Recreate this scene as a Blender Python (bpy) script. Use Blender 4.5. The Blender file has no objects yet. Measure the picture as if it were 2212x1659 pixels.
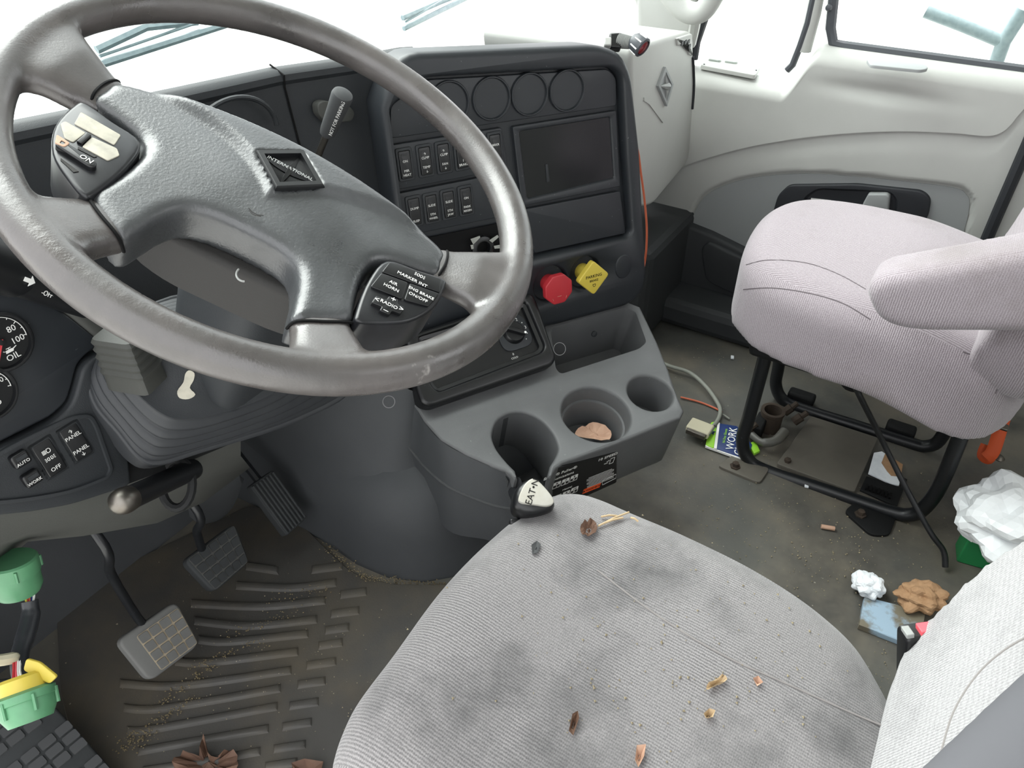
import bpy, bmesh, math, random
import numpy as np
from mathutils import Vector, Matrix
from mathutils.geometry import tessellate_polygon
random.seed(7)
SC = bpy.context.scene
COL = SC.collection
# ------------------------------------------------------------------ camera, sky, exposure
W, H, FPX = 2212, 1659, 1650.0
CAM = np.array([0, 0, 1.12])
PIT, HEAD = math.radians(37.8), math.radians(58.2)
CD = np.array([math.sin(HEAD)*math.cos(PIT), math.cos(HEAD)*math.cos(PIT), -math.sin(PIT)])
CR = np.array([math.cos(HEAD), -math.sin(HEAD), 0.0])
CU = np.cross(CR, CD)
cam = bpy.data.cameras.new('camera'); camo = bpy.data.objects.new('camera', cam); COL.objects.link(camo)
cam.sensor_width = 36; cam.lens = FPX/W*36; cam.clip_start = .02
m4 = Matrix.Identity(4)
for i in range(3):
    m4[i][0] = CR[i]; m4[i][1] = CU[i]; m4[i][2] = -CD[i]; m4[i][3] = CAM[i]
camo.matrix_world = m4
SC.camera = camo
SC.view_settings.view_transform = 'Standard'; SC.view_settings.look = 'None'; SC.view_settings.gamma = 1
SC.view_settings.exposure = 1.38
SC.view_settings.use_curve_mapping = False
SC.cycles.use_denoising = True
SC.cycles.max_bounces = 10; SC.cycles.diffuse_bounces = 6; SC.cycles.sample_clamp_indirect = 8
wd = bpy.data.worlds.new('overcast_sky'); SC.world = wd; wd.use_nodes = True
wd.node_tree.nodes['Background'].inputs[0].default_value = (.97, .985, 1, 1)
wd.node_tree.nodes['Background'].inputs[1].default_value = 1.08
# overcast sun, very soft, high ahead of the truck
sl = bpy.data.lights.new('overcast_sun', 'SUN'); sl.energy = 3.2; sl.angle = math.radians(60); sl.color = (1, .985, .96)
so = bpy.data.objects.new('overcast_sun', sl); COL.objects.link(so)
so.rotation_euler = Vector((-.12, -.62, -.76)).to_track_quat('-Z', 'Y').to_euler()

# ------------------------------------------------------------------ helpers
def A(*v): return np.array(v, float)
def nrm(v): v = np.asarray(v, float); return v/np.linalg.norm(v)
def ray(px, py): return nrm(CD*FPX + CR*(px-W/2) - CU*(py-H/2))
def U(px, py, x=None, y=None, z=None, d=None):
    v = ray(px, py)
    if x is not None: t = (x-CAM[0])/v[0]
    elif y is not None: t = (y-CAM[1])/v[1]
    elif z is not None: t = (z-CAM[2])/v[2]
    else: t = d
    return CAM+v*t
class Pl:
    def __init__(s, o, e, up):
        s.o = np.array(o, float); s.e = nrm(e); up = np.array(up, float); up = up-s.e*(up@s.e); s.u = nrm(up); s.n = np.cross(s.e, s.u)
    def hit(s, px, py):
        v = ray(px, py); return CAM+v*(((s.o-CAM)@s.n)/(v@s.n))
    def at(s, px, py):
        P = s.hit(px, py)-s.o; return (P@s.e, P@s.u)
    def P(s, a, b, h=0): return s.o+s.e*a+s.u*b+s.n*h
    def up(s, h): return Pl(s.o+s.n*h, s.e, s.u)
    def pix(s, pts): return [s.at(*p) for p in pts]

ORG = {}
def tag(o, label=None, cat=None, group=None, kind=None):
    if label: o['label'] = label
    if cat: o['category'] = cat
    if group: o['group'] = group
    if kind: o['kind'] = kind
    return o
def thing(name, label, cat, loc, group=None):
    o = bpy.data.objects.new(name, None); COL.objects.link(o); o.empty_display_size = .03
    o.location = Vector(loc); ORG[o.name] = np.array(loc, float)
    return tag(o, label, cat, group)
class MB:
    def __init__(s): s.v = []; s.f = []
    def add(s, vf):
        k = len(s.v); s.v += [tuple(p) for p in vf[0]]; s.f += [tuple(i+k for i in f) for f in vf[1]]; return s
def build(name, vf, mat, parent=None, ang=40, sub=0, bev=0, fix=True):
    if isinstance(vf, MB): vf = (vf.v, vf.f)
    if isinstance(vf, list):
        m = MB()
        for q in vf: m.add(q)
        vf = (m.v, m.f)
    vs = np.array([tuple(p) for p in vf[0]], float)
    if parent is not None: org = ORG[parent.name]
    else: org = A((vs[:, 0].min()+vs[:, 0].max())/2, (vs[:, 1].min()+vs[:, 1].max())/2, vs[:, 2].min())
    me = bpy.data.meshes.new(name); me.from_pydata((vs-org).tolist(), [], [tuple(f) for f in vf[1]])
    if fix:
        bm = bmesh.new(); bm.from_mesh(me); bmesh.ops.remove_doubles(bm, verts=bm.verts, dist=1e-6)
        bmesh.ops.recalc_face_normals(bm, faces=bm.faces); bm.to_mesh(me); bm.free()
    me.update()
    if ang:
        me.shade_smooth(); me.set_sharp_from_angle(angle=math.radians(ang))
    if mat is not None: me.materials.append(mat)
    o = bpy.data.objects.new(name, me); COL.objects.link(o)
    if parent is not None: o.parent = parent
    else: o.location = Vector(org)
    ORG[o.name] = org
    if bev:
        md = o.modifiers.new('bevel', 'BEVEL'); md.width = bev; md.segments = 2; md.limit_method = 'ANGLE'
    if sub:
        md = o.modifiers.new('sub', 'SUBSURF'); md.levels = sub; md.render_levels = sub
    return o
def clone(o, parent=None, loc=None):
    c = o.copy(); COL.objects.link(c)
    if parent is not None: c.parent = parent
    if loc is not None: c.location = Vector(loc)
    return c
# --- shapes (verts, faces)
def catm(pts, n=6, closed=False):
    P = [np.asarray(p, float) for p in pts]; out = []; N = len(P)
    for i in range(N if closed else N-1):
        if closed: p0, p1, p2, p3 = P[i-1], P[i], P[(i+1) % N], P[(i+2) % N]
        else: p0, p1, p2, p3 = P[max(i-1, 0)], P[i], P[i+1], P[min(i+2, N-1)]
        for k in range(n):
            t = k/n
            out.append(.5*((2*p1)+(-p0+p2)*t+(2*p0-5*p1+4*p2-p3)*t*t+(-p0+3*p1-3*p2+p3)*t**3))
    if not closed: out.append(P[-1])
    return out
def tube(path, r, seg=10, caps=True, closed=False, sq=None):
    P = [np.asarray(p, float) for p in path]; N = len(P)
    rs = r if hasattr(r, '__len__') else [r]*N
    T = []
    for i in range(N):
        a = P[i-1] if (i or closed) else P[i]; b = P[(i+1) % N] if (i < N-1 or closed) else P[i]
        T.append(nrm(b-a))
    up = A(0, 0, 1) if abs(T[0][2]) < .9 else A(1, 0, 0)
    nn = nrm(np.cross(T[0], up)); vs = []; fs = []
    for i in range(N):
        nn = nrm(nn-T[i]*(nn@T[i])); bb = np.cross(T[i], nn)
        for k in range(seg):
            a = 2*math.pi*k/seg; c, s_ = math.cos(a), math.sin(a)*(sq or 1)
            vs.append(P[i]+rs[i]*(c*nn+s_*bb))
    for i in range(N if closed else N-1):
        j = (i+1) % N
        for k in range(seg):
            l = (k+1) % seg; fs.append((i*seg+k, i*seg+l, j*seg+l, j*seg+k))
    if caps and not closed: fs.append(tuple(range(seg))[::-1]); fs.append(tuple((N-1)*seg+k for k in range(seg)))
    return vs, fs
def loft(rings, cap=True, closed=True):
    n = len(rings[0]); vs = [p for r in rings for p in r]; fs = []
    for i in range(len(rings)-1):
        for k in range(n if closed else n-1):
            l = (k+1) % n; fs.append((i*n+k, i*n+l, (i+1)*n+l, (i+1)*n+k))
    if cap and closed: fs.append(tuple(range(n))[::-1]); fs.append(tuple((len(rings)-1)*n+k for k in range(n)))
    return vs, fs
def rpoly(pts, r, n=4):
    out = []; N = len(pts); P = [A(*p) for p in pts]
    rr = r if hasattr(r, '__len__') else [r]*N
    for i in range(N):
        p, a, b = P[i], P[i-1], P[(i+1) % N]
        if rr[i] <= 0: out.append(p); continue
        da, db = np.linalg.norm(a-p), np.linalg.norm(b-p)
        t = min(rr[i], da*.48, db*.48); q0 = p+(a-p)/da*t; q1 = p+(b-p)/db*t
        for k in range(n+1):
            s = k/n; out.append((1-s)**2*q0+2*s*(1-s)*p+s*s*q1)
    return out
def rect(a, b, w, h): return [(a-w/2, b-h/2), (a+w/2, b-h/2), (a+w/2, b+h/2), (a-w/2, b+h/2)]
def circ(a, b, r, n=28, rb=None): return [A(a+r*math.cos(2*math.pi*k/n), b+(rb or r)*math.sin(2*math.pi*k/n)) for k in range(n)]
def area2(p): return sum(p[i-1][0]*p[i][1]-p[i][0]*p[i-1][1] for i in range(len(p)))/2
def offs(p, d):
    P = [A(*q) for q in p]; N = len(P); out = []
    for i in range(N):
        e0 = P[i]-P[i-1]; e1 = P[(i+1) % N]-P[i]
        e0 = e0/(np.linalg.norm(e0)+1e-12); e1 = e1/(np.linalg.norm(e1)+1e-12)
        n0 = A(e0[1], -e0[0]); n1 = A(e1[1], -e1[0]); m = n0+n1; L = m@m
        out.append(P[i]+(m*(2/L) if L > .5 else n0)*d)
    return out
def rprof(r, depth, n=3):
    if r <= 0: return [(0, 0), (0, -depth)]
    p = [(-r+r*math.sin(k*math.pi/2/n), -r+r*math.cos(k*math.pi/2/n)) for k in range(n+1)]
    return p+[(0, -depth)]
def slab(pl, outer, holes=(), prof=((0, 0), (0, -.004)), hprof=None, back=True, hf=None, top=True):
    """face on a plane with shaped border; prof = (offset outward, height) steps from the face to the back"""
    outer = [A(*p) for p in outer]
    if area2(outer) < 0: outer = outer[::-1]
    vs = []; fs = []
    def ring(poly, off, hgt):
        k = len(vs); q = offs(poly, off) if off else poly
        for p in q: vs.append(pl.P(p[0], p[1], hgt+(hf(p[0], p[1]) if hf else 0)))
        return list(range(k, k+len(q)))
    loops = []
    r0 = ring(outer, *prof[0]); loops.append(r0); last = r0
    for st in prof[1:]:
        r1 = ring(outer, *st); n = len(r1)
        for k in range(n): fs.append((last[k-1], last[k], r1[k], r1[k-1]))
        last = r1
    backl = last
    for hdef in holes:
        hpoly, hp = hdef
        hpoly = [A(*p) for p in hpoly]
        if area2(hpoly) < 0: hpoly = hpoly[::-1]
        l0 = ring(hpoly, *hp[0]); loops.append(l0); last = l0
        for st in hp[1:]:
            r1 = ring(hpoly, *st); n = len(r1)
            for k in range(n): fs.append((last[k], last[k-1], r1[k-1], r1[k]))
            last = r1
        fs.append(tuple(last))
    if top:
        flat = [i for l in loops for i in l]
        o2 = [[Vector(((np.asarray(vs[i])-pl.o)@pl.e, (np.asarray(vs[i])-pl.o)@pl.u, 0)) for i in l] for l in loops]
        if len(loops) == 1 and len(r0) < 64: fs.append(tuple(r0))
        else:
            for t in tessellate_polygon(o2): fs.append(tuple(flat[i] for i in t))
    if back: fs.append(tuple(backl)[::-1])
    return vs, fs
def bar(pl, outer, r, depth, h=0, n=3): return slab(pl.up(h), outer, prof=rprof(r, depth, n))
def lathe(o, ax, prof, seg=28, ref=None):
    ax = nrm(ax); ref = nrm(np.cross(ax, ref if ref is not None else (A(0, 0, 1) if abs(ax[2]) < .9 else A(1, 0, 0)))); b = np.cross(ax, ref)
    rings = [[np.asarray(o)+ax*h+r*(math.cos(2*math.pi*k/seg)*ref+math.sin(2*math.pi*k/seg)*b) for k in range(seg)] for r, h in prof]
    return loft(rings)
def grid(f, nu, nv):
    vs = [f(i/nu, j/nv) for j in range(nv+1) for i in range(nu+1)]
    fs = [(j*(nu+1)+i, j*(nu+1)+i+1, (j+1)*(nu+1)+i+1, (j+1)*(nu+1)+i) for j in range(nv) for i in range(nu)]
    return vs, fs
def boxv(c, ex, ey, ez):
    c = np.asarray(c, float); ex, ey, ez = [np.asarray(q, float) for q in (ex, ey, ez)]
    vs = [c+sx*ex+sy*ey+sz*ez for sz in (-1, 1) for sy in (-1, 1) for sx in (-1, 1)]
    return vs, [(0, 2, 3, 1), (4, 5, 7, 6), (0, 1, 5, 4), (2, 6, 7, 3), (0, 4, 6, 2), (1, 3, 7, 5)]
def bx(x0, x1, y0, y1, z0, z1): return boxv(((x0+x1)/2, (y0+y1)/2, (z0+z1)/2), ((x1-x0)/2, 0, 0), (0, (y1-y0)/2, 0), (0, 0, (z1-z0)/2))
def remesh(vf, voxel, smooth=6, func=None):
    """melt overlapping pieces into one smooth skin; returns verts, faces"""
    if isinstance(vf, list):
        m = MB()
        for q in vf: m.add(q)
        vf = (m.v, m.f)
    me = bpy.data.meshes.new('tmp'); me.from_pydata([tuple(p) for p in vf[0]], [], [tuple(f) for f in vf[1]])
    bm = bmesh.new(); bm.from_mesh(me); bmesh.ops.recalc_face_normals(bm, faces=bm.faces); bm.to_mesh(me); bm.free()
    o = bpy.data.objects.new('tmp', me); COL.objects.link(o)
    md = o.modifiers.new('r', 'REMESH'); md.mode = 'VOXEL'; md.voxel_size = voxel
    if smooth:
        ms = o.modifiers.new('s', 'SMOOTH'); ms.factor = .5; ms.iterations = smooth
    dg = bpy.context.evaluated_depsgraph_get(); ev = o.evaluated_get(dg); m2 = ev.to_mesh()
    vs = [A(*v.co) for v in m2.vertices]; fs = [tuple(p.vertices) for p in m2.polygons]
    ev.to_mesh_clear(); bpy.data.objects.remove(o); bpy.data.meshes.remove(me)
    if func: vs = [func(p) for p in vs]
    return vs, fs
def sstep(a, b, x):
    t = min(1, max(0, (x-a)/(b-a))); return t*t*(3-2*t)
_tc = {}
def text(pl, s, a, b, size, rot=0, h=.0003, align='CENTER', wide=1.0, ext=.00015, lean=0):
    """flat lettering as mesh on a plane"""
    cu = bpy.data.curves.new('t', 'FONT'); cu.body = s; cu.size = size; cu.align_x = align; cu.align_y = 'CENTER'; cu.extrude = ext; cu.shear = lean
    cu.resolution_u = 2
    o = bpy.data.objects.new('t', cu); COL.objects.link(o)
    dg = bpy.context.evaluated_depsgraph_get(); me = o.evaluated_get(dg).to_mesh()
    c, s_ = math.cos(rot), math.sin(rot)
    vs = [pl.P(a+(v.co.x*wide)*c-v.co.y*s_, b+(v.co.x*wide)*s_+v.co.y*c, h+v.co.z) for v in me.vertices]
    fs = [tuple(p.vertices) for p in me.polygons]
    o.evaluated_get(dg).to_mesh_clear(); bpy.data.objects.remove(o); bpy.data.curves.remove(cu)
    return vs, fs

# ------------------------------------------------------------------ materials
def lin(c): return tuple((x/12.92 if x <= .04045 else ((x+.055)/1.055)**2.4) for x in [q/255 for q in c])
MATS = {}
def mat(name, rgb, rough=.5, spec=.5, metal=0, mot=None, mscale=8, mamt=.5, mlo=.4, mhi=.65, bump=0, bscale=400, speck=None, sscale=300, sth=.72, rvar=0, em=0, bdist=.001, mot2=None, m2scale=3, m2lo=.5, m2hi=.7, sheen=0):
    m = bpy.data.materials.new(name); m.use_nodes = True; nt = m.node_tree; N = nt.nodes; L = nt.links
    bs = N['Principled BSDF']; base = lin(rgb) if max(rgb) > 1 else rgb
    bs.inputs['Roughness'].default_value = rough; bs.inputs['Metallic'].default_value = metal
    bs.inputs['Specular IOR Level'].default_value = spec
    bs.inputs['Base Color'].default_value = (*base, 1)
    if sheen: bs.inputs['Sheen Weight'].default_value = sheen; bs.inputs['Sheen Roughness'].default_value = .5
    tc = N.new('ShaderNodeTexCoord')
    col = None
    def noise(sc, det=4, rg=.55):
        n = N.new('ShaderNodeTexNoise'); n.inputs['Scale'].default_value = sc; n.inputs['Detail'].default_value = det; n.inputs['Roughness'].default_value = rg
        L.new(tc.outputs['Object'], n.inputs['Vector']); return n
    def ramp(src, lo, hi):
        r = N.new('ShaderNodeMapRange'); r.inputs['From Min'].default_value = lo; r.inputs['From Max'].default_value = hi; L.new(src, r.inputs['Value']); return r.outputs['Result']
    def mixc(fac, a, b, amt=1):
        x = N.new('ShaderNodeMix'); x.data_type = 'RGBA'
        if amt != 1:
            mm = N.new('ShaderNodeMath'); mm.operation = 'MULTIPLY'; mm.inputs[1].default_value = amt; L.new(fac, mm.inputs[0]); fac = mm.outputs[0]
        L.new(fac, x.inputs['Factor'])
        for s_, idx in ((a, 6), (b, 7)):
            if isinstance(s_, tuple): x.inputs[idx].default_value = (*s_, 1)
            else: L.new(s_, x.inputs[idx])
        return x.outputs[2]
    if mot:
        n = noise(mscale, 6, .6); col = mixc(ramp(n.outputs['Fac'], mlo, mhi), base, lin(mot), mamt)
    if mot2:
        n = noise(m2scale, 5, .65); col = mixc(ramp(n.outputs['Fac'], m2lo, m2hi), col if col is not None else base, lin(mot2), .8)
    if speck:
        n = noise(sscale, 2, .5); col = mixc(ramp(n.outputs['Fac'], sth, sth+.03), col if col is not None else base, lin(speck))
    if col is not None: L.new(col, bs.inputs['Base Color'])
    if rvar:
        n = noise(mscale*1.7, 5); r = N.new('ShaderNodeMapRange'); r.inputs['From Min'].default_value = .35; r.inputs['From Max'].default_value = .65
        r.inputs['To Min'].default_value = max(.05, rough-rvar); r.inputs['To Max'].default_value = min(1, rough+rvar); L.new(n.outputs['Fac'], r.inputs['Value']); L.new(r.outputs['Result'], bs.inputs['Roughness'])
    if bump:
        n = noise(bscale, 3); b = N.new('ShaderNodeBump'); b.inputs['Strength'].default_value = bump; b.inputs['Distance'].default_value = bdist
        L.new(n.outputs['Fac'], b.inputs['Height']); L.new(b.outputs['Normal'], bs.inputs['Normal'])
    if em:
        bs.inputs['Emission Color'].default_value = (*base, 1); bs.inputs['Emission Strength'].default_value = em
    MATS[name] = m; return m
def fabric(name, rgb, dark, stain, rib=900, smin=.5, smax=.75, scl=5, sd=0):
    """ribbed woven seat cloth with stains"""
    m = bpy.data.materials.new(name); m.use_nodes = True; nt = m.node_tree; N = nt.nodes; L = nt.links
    bs = N['Principled BSDF']; bs.inputs['Roughness'].default_value = .9; bs.inputs['Specular IOR Level'].default_value = .25
    bs.inputs['Sheen Weight'].default_value = .25
    tc = N.new('ShaderNodeTexCoord'); sx = N.new('ShaderNodeSeparateXYZ'); L.new(tc.outputs['Object'], sx.inputs[0])
    gn = N.new('ShaderNodeSeparateXYZ'); L.new(tc.outputs['Normal'], gn.inputs[0])
    def math_(op, a, b=None):
        n = N.new('ShaderNodeMath'); n.operation = op
        for i, q in enumerate((a, b)):
            if q is None: continue
            if isinstance(q, (int, float)): n.inputs[i].default_value = q
            else: L.new(q, n.inputs[i])
        return n.outputs[0]
    side = math_('GREATER_THAN', math_('ABSOLUTE', gn.outputs[0]), .6)
    # ribs: lines along y on the top, upright lines on the sides
    cx = math_('ADD', math_('MULTIPLY', sx.outputs[0], math_('SUBTRACT', 1, side)), math_('MULTIPLY', sx.outputs[1], side))
    n0 = N.new('ShaderNodeTexNoise'); n0.inputs['Scale'].default_value = 250; L.new(tc.outputs['Object'], n0.inputs['Vector'])
    ph = math_('ADD', math_('MULTIPLY', cx, 2*math.pi*rib/3), math_('MULTIPLY', n0.outputs[0], 3.5))
    nl = N.new('ShaderNodeTexNoise'); nl.inputs['Scale'].default_value = 7; nl.inputs['Detail'].default_value = 2; L.new(tc.outputs['Object'], nl.inputs['Vector'])
    ml = N.new('ShaderNodeMapRange'); ml.inputs['From Min'].default_value = .4; ml.inputs['From Max'].default_value = .62; ml.inputs['To Min'].default_value = .35; L.new(nl.outputs[0], ml.inputs['Value'])
    rb = math_('ADD', math_('MULTIPLY', math_('MULTIPLY', math_('SINE', ph), ml.outputs[0]), .5), .5)
    cy = math_('ADD', math_('MULTIPLY', sx.outputs[1], math_('SUBTRACT', 1, side)), math_('MULTIPLY', sx.outputs[2], side))
    wv = math_('ADD', math_('MULTIPLY', math_('SINE', math_('ADD', math_('MULTIPLY', cy, 2*math.pi*rib/2), math_('MULTIPLY', n0.outputs[0], 9))), .5), .5)
    hgt = math_('ADD', math_('MULTIPLY', rb, .7), math_('MULTIPLY', wv, .16))
    n1 = N.new('ShaderNodeTexNoise'); n1.inputs['Scale'].default_value = 700; n1.inputs['Detail'].default_value = 2; L.new(tc.outputs['Object'], n1.inputs['Vector'])
    fac = math_('ADD', math_('MULTIPLY', hgt, .55), math_('MULTIPLY', n1.outputs[0], .45))
    mr = N.new('ShaderNodeMapRange'); mr.inputs['From Min'].default_value = .25; mr.inputs['From Max'].default_value = .75; L.new(fac, mr.inputs['Value'])
    x = N.new('ShaderNodeMix'); x.data_type = 'RGBA'; x.inputs[6].default_value = (*lin(dark), 1); x.inputs[7].default_value = (*lin(rgb), 1); L.new(mr.outputs[0], x.inputs['Factor'])
    mp = N.new('ShaderNodeMapping'); mp.inputs['Location'].default_value = (sd, sd*1.7, sd*.3); L.new(tc.outputs['Object'], mp.inputs['Vector'])
    n2 = N.new('ShaderNodeTexNoise'); n2.inputs['Scale'].default_value = scl; n2.inputs['Detail'].default_value = 6; n2.inputs['Roughness'].default_value = .65; L.new(mp.outputs[0], n2.inputs['Vector'])
    m2 = N.new('ShaderNodeMapRange'); m2.inputs['From Min'].default_value = smin; m2.inputs['From Max'].default_value = smax; m2.inputs['To Max'].default_value = .75; L.new(n2.outputs[0], m2.inputs['Value'])
    y = N.new('ShaderNodeMix'); y.data_type = 'RGBA'; y.inputs[7].default_value = (*lin(stain), 1); L.new(x.outputs[2], y.inputs[6]); L.new(m2.outputs[0], y.inputs['Factor'])
    L.new(y.outputs[2], bs.inputs['Base Color'])
    b = N.new('ShaderNodeBump'); b.inputs['Strength'].default_value = .45; b.inputs['Distance'].default_value = .001; L.new(hgt, b.inputs['Height']); L.new(b.outputs['Normal'], bs.inputs['Normal'])
    MATS[name] = m; return m
M = MATS
mat('dash', (38, 41, 44), .55, .4, bump=.25, bscale=900, mot=(44, 46, 48), mscale=14)
mat('dashgloss', (30, 33, 36), .35, .5, mot=(38, 40, 42), mscale=20, rvar=.08)
mat('panel', (34, 37, 41), .42, .45, mot=(40, 43, 46), mscale=12, speck=(95, 97, 98), sscale=190, sth=.745)
mat('black', (16, 17, 19), .35, .5, speck=(60, 62, 64), sscale=260, sth=.76)
mat('blackmatte', (18, 19, 20), .7, .3)
mat('void', (9, 9, 10), .8, .2)
mat('screen', (14, 16, 19), .18, .5)
mat('console', (90, 91, 92), .5, .45, bump=.3, bscale=1100, mot=(78, 79, 80), mscale=9, speck=(120, 121, 120), sscale=160, sth=.755)
mat('cupin', (64, 65, 66), .6, .3, mot=(48, 50, 52), mscale=20)
mat('tunnel', (58, 60, 62), .6, .35, bump=.2, bscale=900, mot=(50, 52, 54), mscale=6)
mat('lightgrey', (178, 179, 175), .5, .4, bump=.12, bscale=1200, mot=(170, 171, 167), mscale=5)
mat('doorpocket', (146, 149, 149), .5, .4, bump=.12, bscale=1200)
mat('headliner', (185, 185, 180), .85, .2)
mat('seal', (40, 42, 46), .55, .4)
mat('frame', (62, 65, 70), .45, .5)
mat('white', (238, 238, 235), .5, .4)
mat('ink', (215, 215, 212), .6, .3)
mat('blackink', (12, 12, 12), .6, .3)
mat('rimskin', (66, 63, 62), .34, .9, mot=(90, 85, 83), mscale=11, mamt=.75, mlo=.42, mhi=.7, bump=.14, bscale=600, rvar=.12, mot2=(140, 136, 133), m2scale=13, m2lo=.68, m2hi=.71)
mat('hubskin', (48, 50, 52), .36, .9, mot=(72, 74, 77), mscale=9, mamt=.7, mlo=.4, mhi=.68, bump=.26, bscale=420, rvar=.1, mot2=(28, 29, 31), m2scale=7, m2lo=.6, m2hi=.78)
mat('hubskirt', (42, 41, 40), .6, .35, bump=.2, bscale=900)
mat('pod', (24, 25, 28), .3, .5, mot=(44, 45, 48), mscale=40, mamt=.5)
mat('worn', (176, 172, 158), .6, .3, mot=(130, 128, 120), mscale=60, mamt=.6)
mat('boot', (44, 46, 49), .5, .4, mot=(54, 56, 58), mscale=15)
mat('levergrey', (56, 57, 54), .6, .35, bump=.2, bscale=900)
mat('shroud', (70, 71, 68), .6, .35, bump=.2, bscale=900)
mat('chrome', (200, 200, 200), .15, .5, metal=1)
mat('ringmetal', (120, 120, 120), .35, .5, metal=1)
mat('steel', (120, 116, 110), .4, .5, metal=1, mot=(90, 80, 70), mscale=40)
mat('red', (168, 40, 48), .4, .5)
mat('yellow', (192, 172, 66), .45, .5)
mat('orange', (190, 96, 66), .5, .5)
mat('orangebelt', (205, 84, 40), .6, .4)
mat('tubeblack', (20, 22, 25), .38, .5, speck=(90, 92, 94), sscale=220, sth=.75)
mat('rubber', (82, 82, 78), .5, .5, mot=(112, 105, 93), mscale=4, mamt=.8, mlo=.42, mhi=.66, bump=.25, bscale=260, speck=(140, 136, 124), sscale=130, sth=.735, rvar=.15, mot2=(50, 50, 49), m2scale=3.2, m2lo=.5, m2hi=.68)
mat('clothseam', (104, 97, 101), .9, .2)
mat('seamthread', (138, 134, 132), .9, .2)
mat('mat', (68, 66, 63), .6, .4, mot=(86, 79, 67), mscale=5, mamt=.8, mlo=.45, mhi=.66, bump=.25, bscale=400, speck=(150, 142, 122), sscale=140, sth=.75, rvar=.1)
mat('pedal', (100, 100, 98), .75, .25, mot=(84, 84, 83), mscale=12)
mat('pedaldark', (52, 54, 55), .75, .25, mot=(40, 42, 43), mscale=14)
mat('treadgrey', (66, 67, 68), .75, .25)
mat('groove', (156, 144, 124), .8, .2, mot=(126, 118, 104), mscale=40)
mat('groovedark', (78, 78, 76), .8, .2)
mat('green', (84, 138, 100), .4, .5, mot=(70, 118, 86), mscale=30)
mat('cable', (40, 42, 46), .4, .5, bump=.4, bscale=120)
mat('greycable', (132, 134, 126), .5, .4)
mat('connector', (190, 184, 160), .5, .4)
mat('brass', (150, 110, 60), .4, .5, metal=1)
mat('plateknob', (172, 170, 162), .35, .5, mot=(154, 148, 132), mscale=40)
mat('outside', (150, 164, 168), .5, .4, mot=(120, 136, 142), mscale=60)  # paled to put the glare on wipers and mirror arms into the colour
mat('pink', (225, 90, 100), .45, .4)
mat('paper', (232, 236, 240), .8, .2, mot=(205, 210, 216), mscale=40)
mat('bag', (235, 238, 240), .35, .4)
mat('brownpaper', (170, 136, 104), .8, .2, mot=(135, 100, 70), mscale=40)
mat('leaf', (100, 76, 62), .7, .3, mot=(72, 52, 44), mscale=60)
mat('leafpale', (186, 152, 130), .7, .3, mot=(160, 124, 104), mscale=40)
mat('straw', (180, 158, 126), .7, .3)
mat('bluebox', (150, 172, 190), .6, .3, mot=(112, 106, 92), mscale=14, mamt=1, mlo=.45, mhi=.56)
mat('navy', (30, 52, 104), .4, .5)
mat('lime', (150, 210, 60), .45, .4)
mat('decal', (12, 13, 15), .35, .5)
mat('warn', (235, 90, 40), .5, .4)
mat('plate', (98, 94, 86), .6, .4, mot=(78, 74, 68), mscale=9)
mat('rust', (66, 56, 48), .8, .3, mot=(46, 42, 39), mscale=60)
mat('crumb', (156, 146, 120), .9, .2, mot=(110, 98, 80), mscale=200)
mat('sand', (122, 110, 84), .9, .2, mot=(86, 76, 58), mscale=300)
mat('redlens', (110, 16, 24), .2, .6)
mat('greenbox', (36, 124, 72), .4, .4)
mat('hood', (225, 228, 230), .3, .5)
mat('ground', (200, 200, 196), .9, .2, mot=(180, 180, 175), mscale=1)
mat('foliage', (120, 140, 112), .8, .2, mot=(90, 105, 86), mscale=6)
mat('ledtrim', (150, 152, 150), .5, .4)
mat('darksleeve', (98, 98, 102), .9, .2)
fabric('cloth', (188, 187, 188), (130, 128, 129), (92, 92, 94), 900, .52, .82, 5)
fabric('clothp', (180, 172, 177), (122, 113, 118), (112, 104, 100), 900, .56, .85, 5, 3)
fabric('clothd', (154, 151, 151), (96, 94, 95), (62, 62, 63), 900, .47, .70, 6, 1.5)
gm = bpy.data.materials.new('glass'); gm.use_nodes = True; M['glass'] = gm
_n = gm.node_tree.nodes; _l = gm.node_tree.links
_n.remove(_n['Principled BSDF'])
_t = _n.new('ShaderNodeBsdfTransparent'); _t.inputs[0].default_value = (.93, .96, .95, 1); _g = _n.new('ShaderNodeBsdfGlossy'); _g.inputs['Roughness'].default_value = .02
_x = _n.new('ShaderNodeMixShader'); _f = _n.new('ShaderNodeFresnel'); _f.inputs[0].default_value = 1.08
_ge = _n.new('ShaderNodeNewGeometry'); _mm = _n.new('ShaderNodeMath'); _mm.operation = 'MULTIPLY'; _m1 = _n.new('ShaderNodeMath'); _m1.operation = 'SUBTRACT'; _m1.inputs[0].default_value = 1; _l.new(_ge.outputs['Backfacing'], _m1.inputs[1]); _l.new(_f.outputs[0], _mm.inputs[0]); _l.new(_m1.outputs[0], _mm.inputs[1]); _l.new(_mm.outputs[0], _x.inputs[0]); _l.new(_t.outputs[0], _x.inputs[1]); _l.new(_g.outputs[0], _x.inputs[2]); _l.new(_x.outputs[0], _n['Material Output'].inputs[0])
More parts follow.
